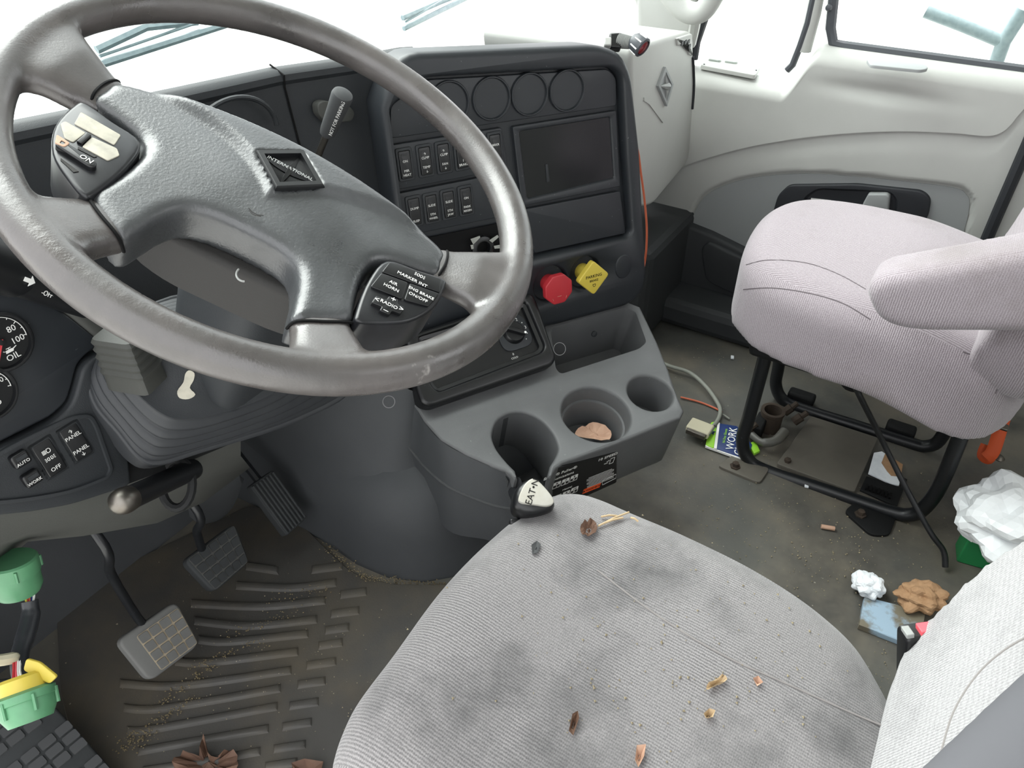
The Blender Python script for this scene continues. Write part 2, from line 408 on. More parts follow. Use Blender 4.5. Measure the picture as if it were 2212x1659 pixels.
# ------------------------------------------------------------------ cab shell
DX = 1.78                                   # passenger door panel
def struct(name, vf, m, parent=None, **k):
    o = build(name, vf, m, parent, **k)
    if parent is None: tag(o, kind='structure')
    return o
fl = struct('floor', [bx(-.02, 1.9, -.85, 1.06, -.03, 0)], M['rubber'], ang=0)
struct('wall_front', loft([[A(-.02, 1.06, 0), A(1.9, 1.06, 0)], [A(-.02, 1.24, .30), A(1.9, 1.24, .30)], [A(-.02, 1.27, .52), A(1.9, 1.27, .52)], [A(-.02, 1.5, .50), A(1.9, 1.5, .50)]], closed=False), M['tunnel'], ang=0)
struct('wall_back', [bx(-.04, .35, -.87, -.82, 0, 1.75), bx(1.45, 1.9, -.87, -.82, 0, 1.75), bx(.35, 1.45, -.87, -.82, 0, .85), bx(.35, 1.45, -.87, -.82, 1.45, 1.75)], M['headliner'], ang=0)
struct('ceiling', [bx(-.04, 1.92, -.87, .62, 1.75, 1.79)], M['headliner'], ang=0)
struct('wall_left', [bx(-.06, -.02, -.87, -.42, 0, 1.79), bx(-.06, -.02, -.42, .95, -.03, .01), bx(-.06, -.02, .95, 1.45, -.03, .80)], M['headliner'], ang=0)
struct('wall_right', [bx(1.84, 1.9, -.87, -.16, 0, 1.79), bx(1.84, 1.9, .70, 1.3, 0, .50), bx(1.84, 1.9, -.16, .75, 1.42, 1.79), bx(1.84, 1.9, -.2, .72, 0, .18)], M['lightgrey'], ang=0)
# windscreen, its frame posts and the pane
def quadbar(p, q, w): return tube([p, q], w, 8)
WB, WT = A(0, 1.42, .74), A(0, .62, 1.76)
ws = struct('window_1', [boxv((.93, 1.06, 1.145), (.93, 0, 0), (0, .44, -.615), (0, .0025, .0018))], M['glass'], ang=0)
struct('trim_1', [tube([A(1.86, .74, .70), A(1.86, 1.00, 1.16), A(1.86, .62, 1.77)], .045, 10), tube([A(1.88, 1.44, .70), A(1.88, .60, 1.78)], .05, 10)], M['lightgrey'])
struct('trim_2', [tube([A(-.03, 1.44, .70), A(-.03, .60, 1.78)], .045, 10)], M['lightgrey'])
# toe board seam and kick panel right of the console
struct('trim_3', [bx(1.52, 1.84, .56, 1.2, 0, .27)], M['tunnel'], ang=0, bev=.02)
struct('trim_4', [bx(1.66, 1.84, -.2, .75, 0, .075)], M['tunnel'], ang=0, bev=.02)

# ------------------------------------------------------------------ passenger door
door = bpy.data.objects.new('door_1', None); COL.objects.link(door); door.location = (DX, .25, 0); ORG[door.name] = A(DX, .25, 0)
tag(door, 'light grey moulded passenger door panel', None, kind='structure')
dpl = Pl((DX, 0, 0), (0, -1, 0), (0, 0, 1))    # a = -y, b = z, normal towards the cab (-x)
c1 = catm([dpl.at(*p) for p in [(1440, 375), (1517, 347), (1620, 319), (1730, 301), (1840, 290), (1951, 286), (2061, 290), (2134, 296), (2171, 283), (2200, 250), (2230, 215), (2300, 130)]], 8)
c2 = [dpl.at(*p) for p in [(1486, 500), (1490, 470), (1510, 433), (1547, 407), (1620, 385), (1730, 376), (1840, 382), (1951, 393), (2061, 407), (2090, 424), (2097, 448), (2086, 500), (2060, 560), (1900, 640), (1700, 620), (1560, 560)]]
c2s = catm(c2, 5, True)
def inpoly(p, poly):
    c = False; j = len(poly)-1
    for i in range(len(poly)):
        if (poly[i][1] > p[1]) != (poly[j][1] > p[1]) and p[0] < (poly[j][0]-poly[i][0])*(p[1]-poly[i][1])/(poly[j][1]-poly[i][1])+poly[i][0]: c = not c
        j = i
    return c
c2a = np.array(c2s)
def sd2(a, b):
    e0 = c2a; e1 = np.roll(c2a, -1, 0); d = e1-e0; w = A(a, b)-e0
    t = np.clip((w*d).sum(1)/((d*d).sum(1)+1e-12), 0, 1); q = w-d*t[:, None]
    m = math.sqrt((q*q).sum(1).min()); return -m if inpoly((a, b), c2s) else m
c1x = np.array([p[0] for p in c1]); c1y = np.array([p[1] for p in c1])
def ztop(y): return .607+(.695-.607)*sstep(.405, .345, y) if True else 0
def doorf(u, v):
    y = .70-.90*u; a = -y; zt = ztop(y)
    zc = min(np.interp(a, c1x, c1y), zt-.045)
    if v < .5: b = .02+(zc-.0012-.02)*v/.5; x = DX; rel = .010
    elif v < .86: b = zc+.0012+(zt-.035-zc-.0012)*(v-.52)/.34 if v >= .52 else zc+.0012*(v-.51)/.01; x = DX; rel = .010*(1-min(1, (v-.5)/.02))
    else:
        t = (v-.86)/.14*math.pi/2; b = zt-.035+.035*math.sin(t); x = DX+.06*(1-math.cos(t))
        return A(x, y, b)
    rel -= .005*sstep(zc, zc-.05, b)
    s = sd2(a, b); rel += .012*sstep(.006, -.002, s)
    # palm scoop below the sill, bowed belly
    rel += .012*math.exp(-((a+.2)/.10)**2-((b-(.625-.12*(a+.3)*0))/.016)**2)
    rel += .02*sstep(.35, .03, b)
    return A(x+rel, y, b)
build('panel', grid(doorf, 190, 150), M['lightgrey'], door, ang=0).data.shade_smooth()
# grey insert of the armrest pocket
build('pocket_insert', slab(dpl.up(-.0145), offs(c2s, -.004) if area2(c2s) > 0 else offs(c2s, .004), prof=[(0, 0), (0, -.004)]), M['doorpocket'], door)
# dark lower panel with storage lip
lowp = [dpl.at(*p) for p in [(1420, 462), (1488, 484), (1536, 503), (1617, 543), (1750, 610), (2000, 720)]]
lowpoly = lowp+[(lowp[-1][0], .02), (lowp[0][0]-.05, .02), (lowp[0][0]-.05, lowp[0][1])]
build('lower_panel', slab(dpl.up(.012), lowpoly, prof=rprof(.008, .03)), M['tunnel'], door)
l2 = [dpl.at(*p) for p in [(1520, 530), (1536, 515), (1620, 556), (1760, 640), (1740, 700), (1530, 600)]]
build('door_bin', slab(dpl.up(.022), rpoly(l2, .02), prof=rprof(.006, .02)), M['tunnel'], door)
# handle bezel, lever, finger cup
bz = rpoly([dpl.at(*p) for p in [(1662, 480), (1678, 425), (1702, 402), (1850, 400), (1992, 415), (2010, 432), (2004, 470), (1960, 540), (1700, 540)]], .012)
hcup = rpoly([dpl.at(*p) for p in [(1728, 470), (1738, 430), (1765, 412), (1920, 418), (1935, 435), (1925, 520), (1740, 520)]], .012)
hb = build('handle_bezel', slab(dpl.up(-.006), bz, [(hcup, [(.004, 0), (0, -.004), (-.002, -.0075)])], prof=rprof(.004, .016)), M['seal'], door)
lv = rpoly([dpl.at(*p) for p in [(1864, 440), (1876, 418), (1916, 418), (1922, 424), (1918, 460), (1860, 460)]], .004)
build('lever', slab(dpl.up(.004), lv, prof=rprof(.004, .02)), M['doorpocket'], hb)
build('lever_edge', slab(dpl.up(-.012), [dpl.at(*p) for p in [(1749, 432), (1792, 437), (1790, 441), (1748, 438)]], prof=[(0, 0), (0, -.006)]), M['white'], hb)
# sill groove handle and front corner lock plate
spl = Pl((DX+.03, 0, .6955), (0, -1, 0), (1, 0, 0))
build('pull_cup_shade', slab(spl.up(.0008), rpoly([spl.at(*p) for p in [(1872, 128), (1885, 126), (2000, 140), (2006, 148), (1990, 152), (1880, 141)]], .01), prof=rprof(.002, .006)), M['doorpocket'], door)  # flush plate; the shade of the pull recess is its darker grey
lpl = Pl((DX+.02, 0, .609), (0, -1, 0), (1, 0, 0))
lk = build('lock_plate', slab(lpl.up(.008), rpoly([lpl.at(*p) for p in [(1512, 148), (1530, 134), (1642, 152), (1630, 170)]], .006), prof=rprof(.002, .009)), M['lightgrey'], door)
for cpx in ((1543, 139), (1578, 143)):
    q = lpl.at(*cpx); build('button', slab(lpl.up(.0125), rpoly(rect(q[0], q[1], .03, .014), .006), prof=rprof(.003, .006)), M['lightgrey'], lk)
for cpx in ((1520, 147), (1632, 160)):
    q = lpl.at(*cpx); build('screw', slab(lpl.up(.0095), circ(q[0], q[1], .002, 10), prof=rprof(.0008, .003)), M['seal'], lk)
# door rear edge seal
build('edge_seal', tube([U(2130, 520, x=DX+.0), U(2160, 450, x=DX+.0), U(2230, 290, x=DX+.0)], .012, 8), M['seal'], door)
# window frame, dividing bar, panes
GX = DX+.05
wf = build('window_frame', [tube([U(1806, -60, x=GX), U(1794, 60, x=GX), U(1800, 93, x=GX), U(1822, 100, x=GX), U(2030, 128, x=GX), U(2260, 160, x=GX)], .011, 8)], M['frame'], door)
build('pane', boxv((GX, .07, 1.06), (.002, 0, 0), (0, .235, 0), (0, 0, .36)), M['glass'], wf)
build('division_bar', tube([U(1775, -70, x=GX), U(1757, 30, x=GX), U(1736, 110, x=GX)], .016, 10), M['lightgrey'], door)
build('division_seal', tube([U(1765, -40, x=GX-.01), U(1745, 50, x=GX-.01), U(1728, 100, x=GX-.01), U(1712, 140, x=GX-.01), U(1700, 152, x=GX-.01)], .0075, 8), M['frame'], door)
build('rubber_stop', lathe(U(1790, 17, x=GX-.016), (-1, 0, 0), [(.007, -.01), (.007, 0), (.005, .003), (.0005, .004)], 16), M['frame'], door)
qf = build('quarter_frame', [tube([U(1562, -60, x=GX), U(1530, 20, x=GX), U(1506, 90, x=GX), U(1500, 128, x=GX)], .0085, 8)], M['seal'], door)
build('quarter_frame_edge', tube([U(1540, -60, x=GX), U(1505, 30, x=GX), U(1486, 110, x=GX), U(1483, 150, x=GX)], .012, 8), M['seal'], qf)
build('pane', slab(Pl((GX, 0, 0), (0, -1, 0), (0, 0, 1)), [(-.62, .60), (-.36, .60), (-.34, .72), (-.33, 1.42), (-.45, 1.42)], prof=[(0, 0), (0, -.003)]), M['glass'], qf)

# outside: ground, bonnet, mirror arm and wipers
gr = build('ground', [bx(-30, 30, -30, 40, -1.35, -1.3)], M['ground'], ang=0); tag(gr, kind='structure')
hd = build('bonnet', loft([[A(.91+s*w, y, z-.12*abs(s)**3) for s in np.linspace(-1, 1, 15)] for y, z, w in ((1.52, .50, .8), (1.9, .49, .78), (2.5, .44, .72), (3.0, .3, .64), (3.15, -.2, .6), (3.2, -1.0, .6))], closed=False), M['hood'])
tag(hd, 'white truck bonnet sloping away beyond the windscreen', 'bonnet')

def cast(px, py, obs, dflt=.9):
    best = None
    for ob in obs:
        mi = ob.matrix_world.inverted(); ok, loc, nn, _ = ob.ray_cast(mi @ Vector(CAM), (mi.to_3x3() @ Vector(ray(px, py))))
        if ok:
            q = (ob.matrix_world @ loc-Vector(CAM)).length; best = q if best is None else min(best, q)
    return dflt if best is None else best
def seam_on(ob, pts, r, m, parent, name='seam'):
    bpy.context.view_layer.update()
    return build(name, tube([U(*p, d=cast(*p, [ob], 1.0)+r*.2) for p in catm(pts, 5)], r, 6), m, parent)
# inner trim of the windscreen pillar
pil = Pl((1.80, 0, 0), (0, -1, 0), (0, 0, 1))
struct('trim_5', slab(pil, rpoly(pil.pix([(1372, -80), (1470, -80), (1503, 10), (1492, 80), (1478, 150), (1430, 120), (1375, 90)]), .02), prof=rprof(.012, .05)), M['lightgrey'])
# ------------------------------------------------------------------ driver's seat
ds = thing('driver_bucket_seat', 'worn light grey cloth driver seat with dirt stains, nearest the camera', 'seat', (.42, .1, 0))
SZ = .365
cush = [U(*p, z=SZ)[:2] for p in [(950, 1300), (1050, 1195), (1150, 1112), (1215, 1090), (1290, 1095), (1400, 1130), (1500, 1172), (1700, 1272), (1800, 1333), (1870, 1392), (1925, 1475), (1985, 1570)]]
cush = cush+[A(.55, -.2), A(.25, -.2), A(.175, -.1), A(.165, .1), A(.185, .3)]+[U(*p, z=SZ)[:2] for p in [(740, 1590), (850, 1435)]]
cs = catm(cush, 5, True)
fpl = Pl((0, 0, SZ), (1, 0, 0), (0, 1, 0))
def crown(p):
    q = p.copy()
    if q[2] > SZ-.02: q[2] += .02*(1-((q[0]-.42)/.26)**2)-.04*sstep(.1, -.2, q[1])+.012*math.exp(-((q[1]-.30)/.06)**2)-.012*math.exp(-((q[0]-.42)/.10)**2-((q[1]-.05)/.14)**2)
    return q
build('seat_cushion', remesh(slab(fpl.up(.035), cs, prof=rprof(.055, .17, 5)), .008, 8, crown), M['clothd'], ds, ang=0).data.shade_smooth()
ctop = build('tmp', ([(0, 0, 0), (1, 0, 0), (0, 1, 0)], [(0, 1, 2)]), None); bpy.data.objects.remove(ctop)
def seat_z(x, y):
    return SZ+.035+.02*(1-((x-.42)/.26)**2)-.04*sstep(.1, -.2, y)+.012*math.exp(-((y-.30)/.06)**2)-.012*math.exp(-((x-.42)/.10)**2-((y-.05)/.14)**2)
def on_seat(px, py):
    z = SZ+.035
    for _ in range(6):
        p = U(px, py, z=z); z = seat_z(p[0], p[1])
    return p
for nm, pts in (('seam', [(1290, 1232), (1420, 1330), (1560, 1415), (1700, 1478), (1850, 1545), (1985, 1600)]),):
    path = [on_seat(*p)+A(0, 0, .0005) for p in catm(pts, 5)]
    build(nm, tube(path, .0010, 6), M['seamthread'], ds)
# back rest: leans back, bulging side bolster
bpl = Pl((.42, -.215, .40), (1, 0, 0), (0, -.36, 1))
bo = rpoly([(-.23, -.06), (.21, -.06), (.27, .06), (.265, .17), (.235, .33), (.17, .62), (-.17, .62), (-.235, .33), (-.265, .17), (-.27, .06)], .07)
def bbul(p):
    q = p.copy(); a = (p-bpl.o)@bpl.e; hgt = (p-bpl.o)@bpl.n
    if hgt > -.05: q = q+bpl.n*(.035*sstep(.10, .2, abs(a))-.02*(1-sstep(0, .2, abs(a))))
    return q
bko = build('backrest', remesh(slab(bpl.up(.03), bo, prof=rprof(.05, .13, 5)), .009, 8, bbul), M['cloth'], ds, ang=0); bko.data.shade_smooth()
seam_on(bko, [(2030, 1640), (2060, 1540), (2110, 1460), (2170, 1405), (2240, 1365)], .0012, M['seamthread'], ds)
ar = [U(2370, 1510, d=.60), U(2270, 1610, d=.56), U(2165, 1725, d=.52)]
build('armrest', remesh([tube([ar[0]+A(.02, -.14, -.02), ar[0]+A(.01, 0, -.04), ar[2]+A(.0, 0, -.06)], .04, 14)], .008, 6), M['darksleeve'], ds, ang=0).data.shade_smooth()
build('pedestal', [bx(.25, .60, -.15, .20, 0, .10), bx(.28, .57, -.14, .18, .10, .22)], M['blackmatte'], ds, bev=.015)

# ------------------------------------------------------------------ passenger seat
ps = thing('passenger_bucket_seat', 'light grey ribbed cloth passenger seat on a black tubular base', 'seat', (1.39, .07, 0))
pc = [A(1.19, -.15), A(1.165, .05), A(1.185, .2), A(1.25, .285), A(1.36, .315), A(1.48, .315), A(1.57, .27), A(1.615, .17), A(1.62, 0), A(1.6, -.17), A(1.4, -.22)]
ppl = Pl((0, 0, .44), (1, 0, 0), (0, 1, 0))
def pcrown(p):
    q = p.copy()
    if q[2] > .40: q[2] += .016*(1-((q[0]-1.39)/.24)**2)
    q[2] -= .05*sstep(.06, -.2, q[1])*(1 if p[2] < .40 else .8)
    return q
pco = build('seat_cushion', remesh(slab(ppl.up(.025), catm(pc, 6, True), prof=rprof(.05, .145, 5)), .008, 6, pcrown), M['clothp'], ps, ang=0); pco.data.shade_smooth()
seam_on(pco, [(1612, 572), (1660, 562), (1740, 568), (1810, 592), (1870, 625)], .0011, M['clothseam'], ps)
seam_on(pco, [(1606, 625), (1670, 622), (1750, 634), (1820, 655), (1880, 690)], .0011, M['clothseam'], ps)
seam_on(pco, [(2080, 760), (2140, 782), (2168, 800), (2150, 850)], .0011, M['clothseam'], ps)
def sm(pts, r=.0011, m='cupin', n=6): return tube(catm(pts, n), r, 6)
apl = Pl((1.09, 0, 0), (0, -1, 0), (0, 0, 1))
arm = [apl.at(*p) for p in [(1866, 645), (1872, 615), (1905, 598), (2060, 572), (2230, 542), (2330, 530), (2330, 735), (2212, 727), (1990, 725), (1930, 716), (1890, 695)]]
build('armrest', remesh(slab(apl.up(.0), rpoly(arm, .02), prof=rprof(.022, .075, 4)+[(-.02, -.085)]), .006, 6), M['clothp'], ps, ang=0).data.shade_smooth()
bp2 = Pl((1.39, -.19, .43), (1, 0, 0), (0, -.18, 1))
build('backrest', remesh(slab(bp2.up(.045), rpoly([(-.21, -.08), (.21, -.08), (.24, .15), (.22, .5), (-.22, .5), (-.24, .15)], .08), prof=rprof(.06, .14, 5)), .01, 8), M['clothp'], ps, ang=0).data.shade_smooth()
NX, FX = 1.263, 1.497
def U2(pts, x): return [U(*p, x=x) for p in pts]
build('base_tube', tube(catm(U2([(1668, 700), (1650, 780), (1618, 900), (1604, 950), (1614, 988), (1650, 1015), (1780, 1058), (1920, 1104), (1965, 1112), (1995, 1098), (2030, 1050), (2080, 930), (2105, 860)], NX), 5), .0135, 14), M['tubeblack'], ps)
build('base_tube', tube(catm(U2([(1695, 700), (1682, 790), (1676, 830), (1690, 862), (1730, 882), (1850, 920), (1965, 957), (2000, 964), (2030, 950), (2060, 890), (2085, 820)], FX), 5), .0135, 14), M['tubeblack'], ps)
build('seat_pan', [bx(1.22, 1.56, -.14, .24, .285, .325)], M['blackmatte'], ps, bev=.01)
build('foot_plate', slab(Pl((0, 0, .006), (1, 0, 0), (0, 1, 0)), rpoly([U(*p, z=0)[:2] for p in [(1548, 1010), (1585, 985), (1662, 1015), (1640, 1048)]], .012), prof=rprof(.001, .006)), M['plate'], ps)
build('foot_plate', slab(Pl((0, 0, .006), (1, 0, 0), (0, 1, 0)), rpoly([U(*p, z=0)[:2] for p in [(1822, 1108), (1850, 1085), (1935, 1120), (1920, 1160), (1880, 1160)]], .012), prof=rprof(.001, .006)), M['blackmatte'], ps)
for b in ((1588, 1008), (1858, 1112), (1700, 1000)):
    build('bolt', lathe(U(*b, z=.006), (0, 0, 1), [(.011, 0), (.011, .003), (.007, .003), (.007, .011), (.001, .012)], 6), M['rust'], ps)
for q in ((1730, 860), (1945, 930)):
    c = U(*q, x=FX+.02); build('bracket', bx(c[0]-.01, c[0]+.02, c[1]-.03, c[1]+.03, max(.0, c[2]-.02), c[2]+.012), M['blackmatte'], ps, bev=.006)
lp = [U(1815, 790, x=1.24), U(1850, 830, x=1.22)]
build('lever_mount', remesh([tube([A(1.30, .05, .30), A(1.24, .05, .29), lp[1]], [.03, .028, .012], 12)], .005, 4), M['blackmatte'], ps)
# ------------------------------------------------------------------ planes of the dashboard
az = math.radians(121); tl = math.radians(8)
PE = A(math.sin(az), math.cos(az), 0); PAW = A(.515, .857, 0)
panel = Pl(CAM+(A(1.24, .6, .783)-CAM)*.965, PE, A(0, 0, 1)*math.cos(tl)+PAW*math.sin(tl))
LP = Pl(U(140, 950, y=.70), (1, 0, 0), (0, math.sin(.175), math.cos(.175)))
cn = A(math.sin(math.radians(205))*math.sin(math.radians(12.5)), math.cos(math.radians(205))*math.sin(math.radians(12.5)), math.cos(math.radians(12.5)))
con = Pl(U(1290, 885, z=.275), np.cross(np.cross(cn, PE), cn), np.cross(cn, PE))
if con.n[2] < 0: raise RuntimeError('console plane flipped')
# ------------------------------------------------------------------ dashboard shell
dash = thing('dashboard', 'dark grey wrap-around dashboard shell beneath the windscreen', 'dashboard', (.6, .9, .3))
TP = [((-260, 330), .88), ((-120, 300), .88), ((0, 275), .88), ((150, 245), .88), ((300, 214), .872), ((450, 182), .866), ((600, 150), .858), ((760, 128), .83), ((870, 108), .79), ((900, 106), .772)]
rows = []
for i, ((px, py), yy) in enumerate([((-999, 0), .88)]+TP):
    T = U(px, py, y=yy) if px > -900 else A(.01, .88, U(*TP[0][0], y=.88)[2]+.006); k = sstep(.75, .95, T[0]); f = nrm(A(.515*k, 1-.143*k, 0))
    zb = [T+f*.60+A(0, 0, -.26), T+f*.30+A(0, 0, -.13), T+f*.05+A(0, 0, -.012), T+f*.018+A(0, 0, .000), T+f*.006-A(0, 0, .002), T-f*.001-A(0, 0, .008), T-f*.002-A(0, 0, .016), T+f*.002-A(0, 0, .022), T-f*.004-A(0, 0, .10), T-f*.02-A(0, 0, .20), T-f*.03-A(0, 0, .32), T+f*.0-A(0, 0, .42)]
    rows.append(zb)
build('upper_shell', loft(rows, closed=False), M['dash'], dash, ang=35)
# seam between cluster hood and centre section
Tm = U(606, 149, y=.857)
build('seam', tube([Tm+A(0, .02, .003), Tm+A(.0005, -.0045, -.008), Tm+A(.0015, -.0005, -.025), Tm+A(.004, -.0065, -.10), Tm+A(.008, -.02, -.18)], .0014, 6), M['void'], dash)
# round speaker/vent arch behind the wheel
vc = U(505, 305, y=.848)
build('vent_ring', tube([vc+A(.075*math.cos(t), -.004, .055*math.sin(t)) for t in np.linspace(0, math.pi, 24)], .0035, 8), M['dash'], dash)
# light oval plate behind the hand valve
opl = Pl(U(728, 240, y=.826), (1, -.15, 0), (0, .06, 1))
build('oval_plate', slab(opl, rpoly([opl.at(*p) for p in [(686, 225), (700, 217), (755, 228), (768, 243), (762, 262), (710, 268), (690, 250)]], .006), prof=rprof(.002, .014)), M['shroud'], dash)
# left lower fascia
def lpx(px, py):
    a, b = LP.at(px, py); return (-.215, b) if px <= -200 else (a, b)
trim = [lpx(*p) for p in [(-200, 1052), (0, 965), (60, 938), (115, 908), (150, 873), (163, 830), (172, 795), (190, 775), (228, 757), (300, 740), (262, 880), (278, 1040), (268, 1050), (150, 1088), (60, 1104), (-20, 1112), (-200, 1120)]]
build('switch_fascia', slab(LP.up(.006), rpoly(trim, .01), prof=rprof(.004, .05)), M['dash'], dash)
rc = rpoly([LP.at(*p) for p in [(-60, 1000), (40, 945), (150, 893), (190, 890), (205, 915), (238, 1010), (228, 1030), (150, 1062), (50, 1080), (-60, 1090)]], .02, 6)
build('fascia_ridge', slab(LP.up(.0085), rc, [(offs(rc, -.004) if area2(rc) > 0 else offs(rc, .004), [(0, 0), (-.001, -.003)])], prof=rprof(.0012, .004)), M['dash'], dash)
r1 = [LP.hit(*p)-A(0, 0, 0) for p in [(-200, 1118), (-20, 1110), (60, 1102), (150, 1086), (270, 1048), (400, 1000), (520, 950)]]
r2 = [U(*p, y=.70) for p in [(-200, 1230), (-20, 1180), (60, 1152), (160, 1128), (290, 1086), (410, 1040), (520, 985)]]
r3 = [U(*p, y=.78) for p in [(-200, 1330), (0, 1222), (60, 1170), (180, 1158), (340, 1130), (440, 1085), (540, 1010)]]
for r_ in (r1, r2, r3): r_[0] = A(.03, r_[1][1], r_[0][2])
r4 = [p+A(0, .12, -.005) for p in r3]
build('under_fascia', loft([r1, r2, r3, r4], closed=False), M['shroud'], dash, ang=60)
build('under_face', loft([[p+A(0, .06, .14) for p in r1[3:]], r1[3:]], closed=False), M['blackmatte'], dash)
# ------------------------------------------------------------------ instrument cluster
cl = thing('instrument_cluster', 'black instrument cluster with round white-marked gauges, at the left edge', 'gauge cluster', LP.P(-.1, .1, -.02))
cpoly = [lpx(*p) for p in [(-260, 560), (-100, 590), (0, 607), (70, 632), (150, 682), (224, 742), (188, 765), (168, 788), (158, 828), (146, 868), (112, 900), (0, 957), (-200, 1045), (-260, 900)]]
build('lens_panel', slab(LP.up(-.001), rpoly(cpoly, .006), prof=rprof(.003, .04)), M['panel'], cl)
gz = build('reflection_band', tube([LP.P(-.215, LP.at(-260, 545)[1], 0)+A(0, .012, 0), LP.hit(-260, 545)+A(0, .012, 0), LP.hit(0, 592)+A(0, .012, 0), LP.hit(75, 615)+A(0, .012, 0), LP.hit(155, 665)+A(0, .012, 0), LP.hit(235, 735)+A(0, .012, 0)], .012, 10), M['shroud'], cl)  # lighter greenish-grey band standing in for a reflection along the cluster top
def gauge(cpx, R, marks, needle, txt):
    a, b = cpx; g = build('gauge', slab(LP.up(.0045), circ(a, b, R, 40), [(circ(a, b, R*.90, 40), [(0, 0), (-.001, -.004)])], prof=rprof(.0008, .003), back=False), M['black'], cl)
    P2 = LP.up(.0006)
    build('dial', slab(P2, circ(a, b, R*.895, 40), prof=[(0, 0), (0, -.001)]), M['blackmatte'], g)
    arc = [P2.P(a+R*.82*math.cos(t), b+R*.82*math.sin(t), .0004) for t in np.linspace(math.radians(-12), math.radians(192), 40)]
    ti = [tube(arc, .0004, 5)]
    for k in range(11):
        t = math.radians(-10+200*k/10); q = .72 if k % 2 == 0 else .76
        ti.append(tube([P2.P(a+R*q*math.cos(t), b+R*q*math.sin(t), .0004), P2.P(a+R*.82*math.cos(t), b+R*.82*math.sin(t), .0004)], .0004, 4))
    build('scale_marks', ti, M['ink'], g)
    build('lettering', [text(P2, s, a+R*x, b+R*y, z*R) for s, x, y, z in txt], M['ink'], g)
    n0 = math.radians(needle); build('needle', tube([P2.P(a-R*.1*math.cos(n0), b-R*.1*math.sin(n0), .002), P2.P(a+R*.62*math.cos(n0), b+R*.62*math.sin(n0), .002)], [.0013, .0006], 6), M['red'], g)
    build('needle_cap', lathe(P2.P(a, b, 0), LP.n, [(.003, 0), (.003, .003), (.0005, .0035)], 14), M['blackmatte'], g)
    return g
ga, gb = LP.at(14, 732)
gauge((ga-.006, gb), .0285, None, 236, [('60', .02, .50, .30), ('80', .48, .24, .30), ('100', .50, -.17, .30), ('PSI', -.25, .16, .26), ('OIL', .12, -.62, .30), ('20', -.52, .24, .3), ('0', -.52, -.17, .3)])
# oil can mark
P2 = LP.up(.0006)
oc = (ga-.006+.0285*.12, gb-.0285*.40)
build('oil_mark', [slab(P2.up(.0004), [(oc[0]+x*.0011, oc[1]+y*.0011) for x, y in [(-4, -1.2), (2.5, -1.2), (3.2, .4), (6.5, 1.8), (6.2, 2.3), (2.8, 1.2), (1.2, 1.6), (-3.5, 1.4)]], prof=[(0, 0), (0, -.0002)]), tube([P2.P(oc[0]-.0005, oc[1]+.0017, .0004), P2.P(oc[0]-.0005, oc[1]+.0031, .0004)], .0004, 4), tube([P2.P(oc[0]-.0028, oc[1]+.0031, .0004), P2.P(oc[0]+.0018, oc[1]+.0031, .0004)], .0004, 4), tube([P2.P(oc[0]-.0045, oc[1]+.001, .0004), P2.P(oc[0]-.006, oc[1]+.002, .0004)], .0004, 4)], M['ink'], cl)
ga2, gb2 = LP.at(-30, 850)
gauge((ga2-.0, gb2), .0265, None, 200, [('250', .5, .2, .28), ('H2O', 0, -.5, .28)])

# ------------------------------------------------------------------ rockers
def rocker(pl, a, b, w, h, words, parent, h0=.006, m='black', bez=True, tilt=.12, lamp=True):
    r = None
    if bez:
        o = rpoly(rect(a, b, w+.008, h+.009), .004); i = rpoly(rect(a, b, w+.001, h+.001), .0025)
        r = build('rocker_bezel', slab(pl.up(h0), o, [(i, [(0, 0), (0, -.004)])], prof=rprof(.0012, h0)), M['dash'], parent)
    q = rpoly(rect(a, b, w, h), .0025)
    f = lambda x, y: -tilt*(y-b)*.6
    capv = slab(pl.up(h0+.0015), q, prof=rprof(.0012, .006), hf=f)
    cp = build('rocker_cap', capv, M[m], r or parent)
    if lamp:
        build('indicator', slab(pl.up(h0+.002), rpoly(rect(a, b+h*.36, w*.55, h*.09), .0006), prof=[(0, 0), (0, -.001)], hf=f), M['pod'], cp)
    tv = []
    for s, dx, dy, sz in words:
        v, fa = text(pl, s, a+dx*w, b+dy*h, sz, h=h0+.0018)
        v = [np.asarray(p)+pl.n*f(*(((np.asarray(p)-pl.o)@pl.e), ((np.asarray(p)-pl.o)@pl.u))) for p in v]; tv.append((v, fa))
    if tv: build('lettering', tv, M['ink'], cp)
    return r or cp
sw = thing('light_switch_bank', 'bank of black light rockers and square buttons below the cluster, left', 'switch panel', LP.P(-.05, 0, 0))
def ctr(pl, pts): q = np.mean([pl.at(*p) for p in pts], 0); return q[0], q[1]
a, b = ctr(LP, [(119, 927), (160, 906), (193, 979), (155, 994)])
rocker(LP, a, b, .019, .038, [('\u2191', 0, .34, .006), ('PANEL', 0, .2, .0058), ('PANEL', 0, -.24, .0058), ('\u2193', 0, -.39, .006)], sw, lamp=False)
a2, b2 = ctr(LP, [(57, 955), (105, 943), (133, 1009), (96, 1027)])
r = rocker(LP, a2, b2-.001, .019, .038, [('OFF', 0, -.33, .006)], sw, lamp=False)
P3 = LP.up(.0085)
def strokes(pl, segs, a, b, s, rad=.0004): return [tube([pl.P(a+x*s, b+y*s, 0) for x, y in sg], rad, 5) for sg in segs]
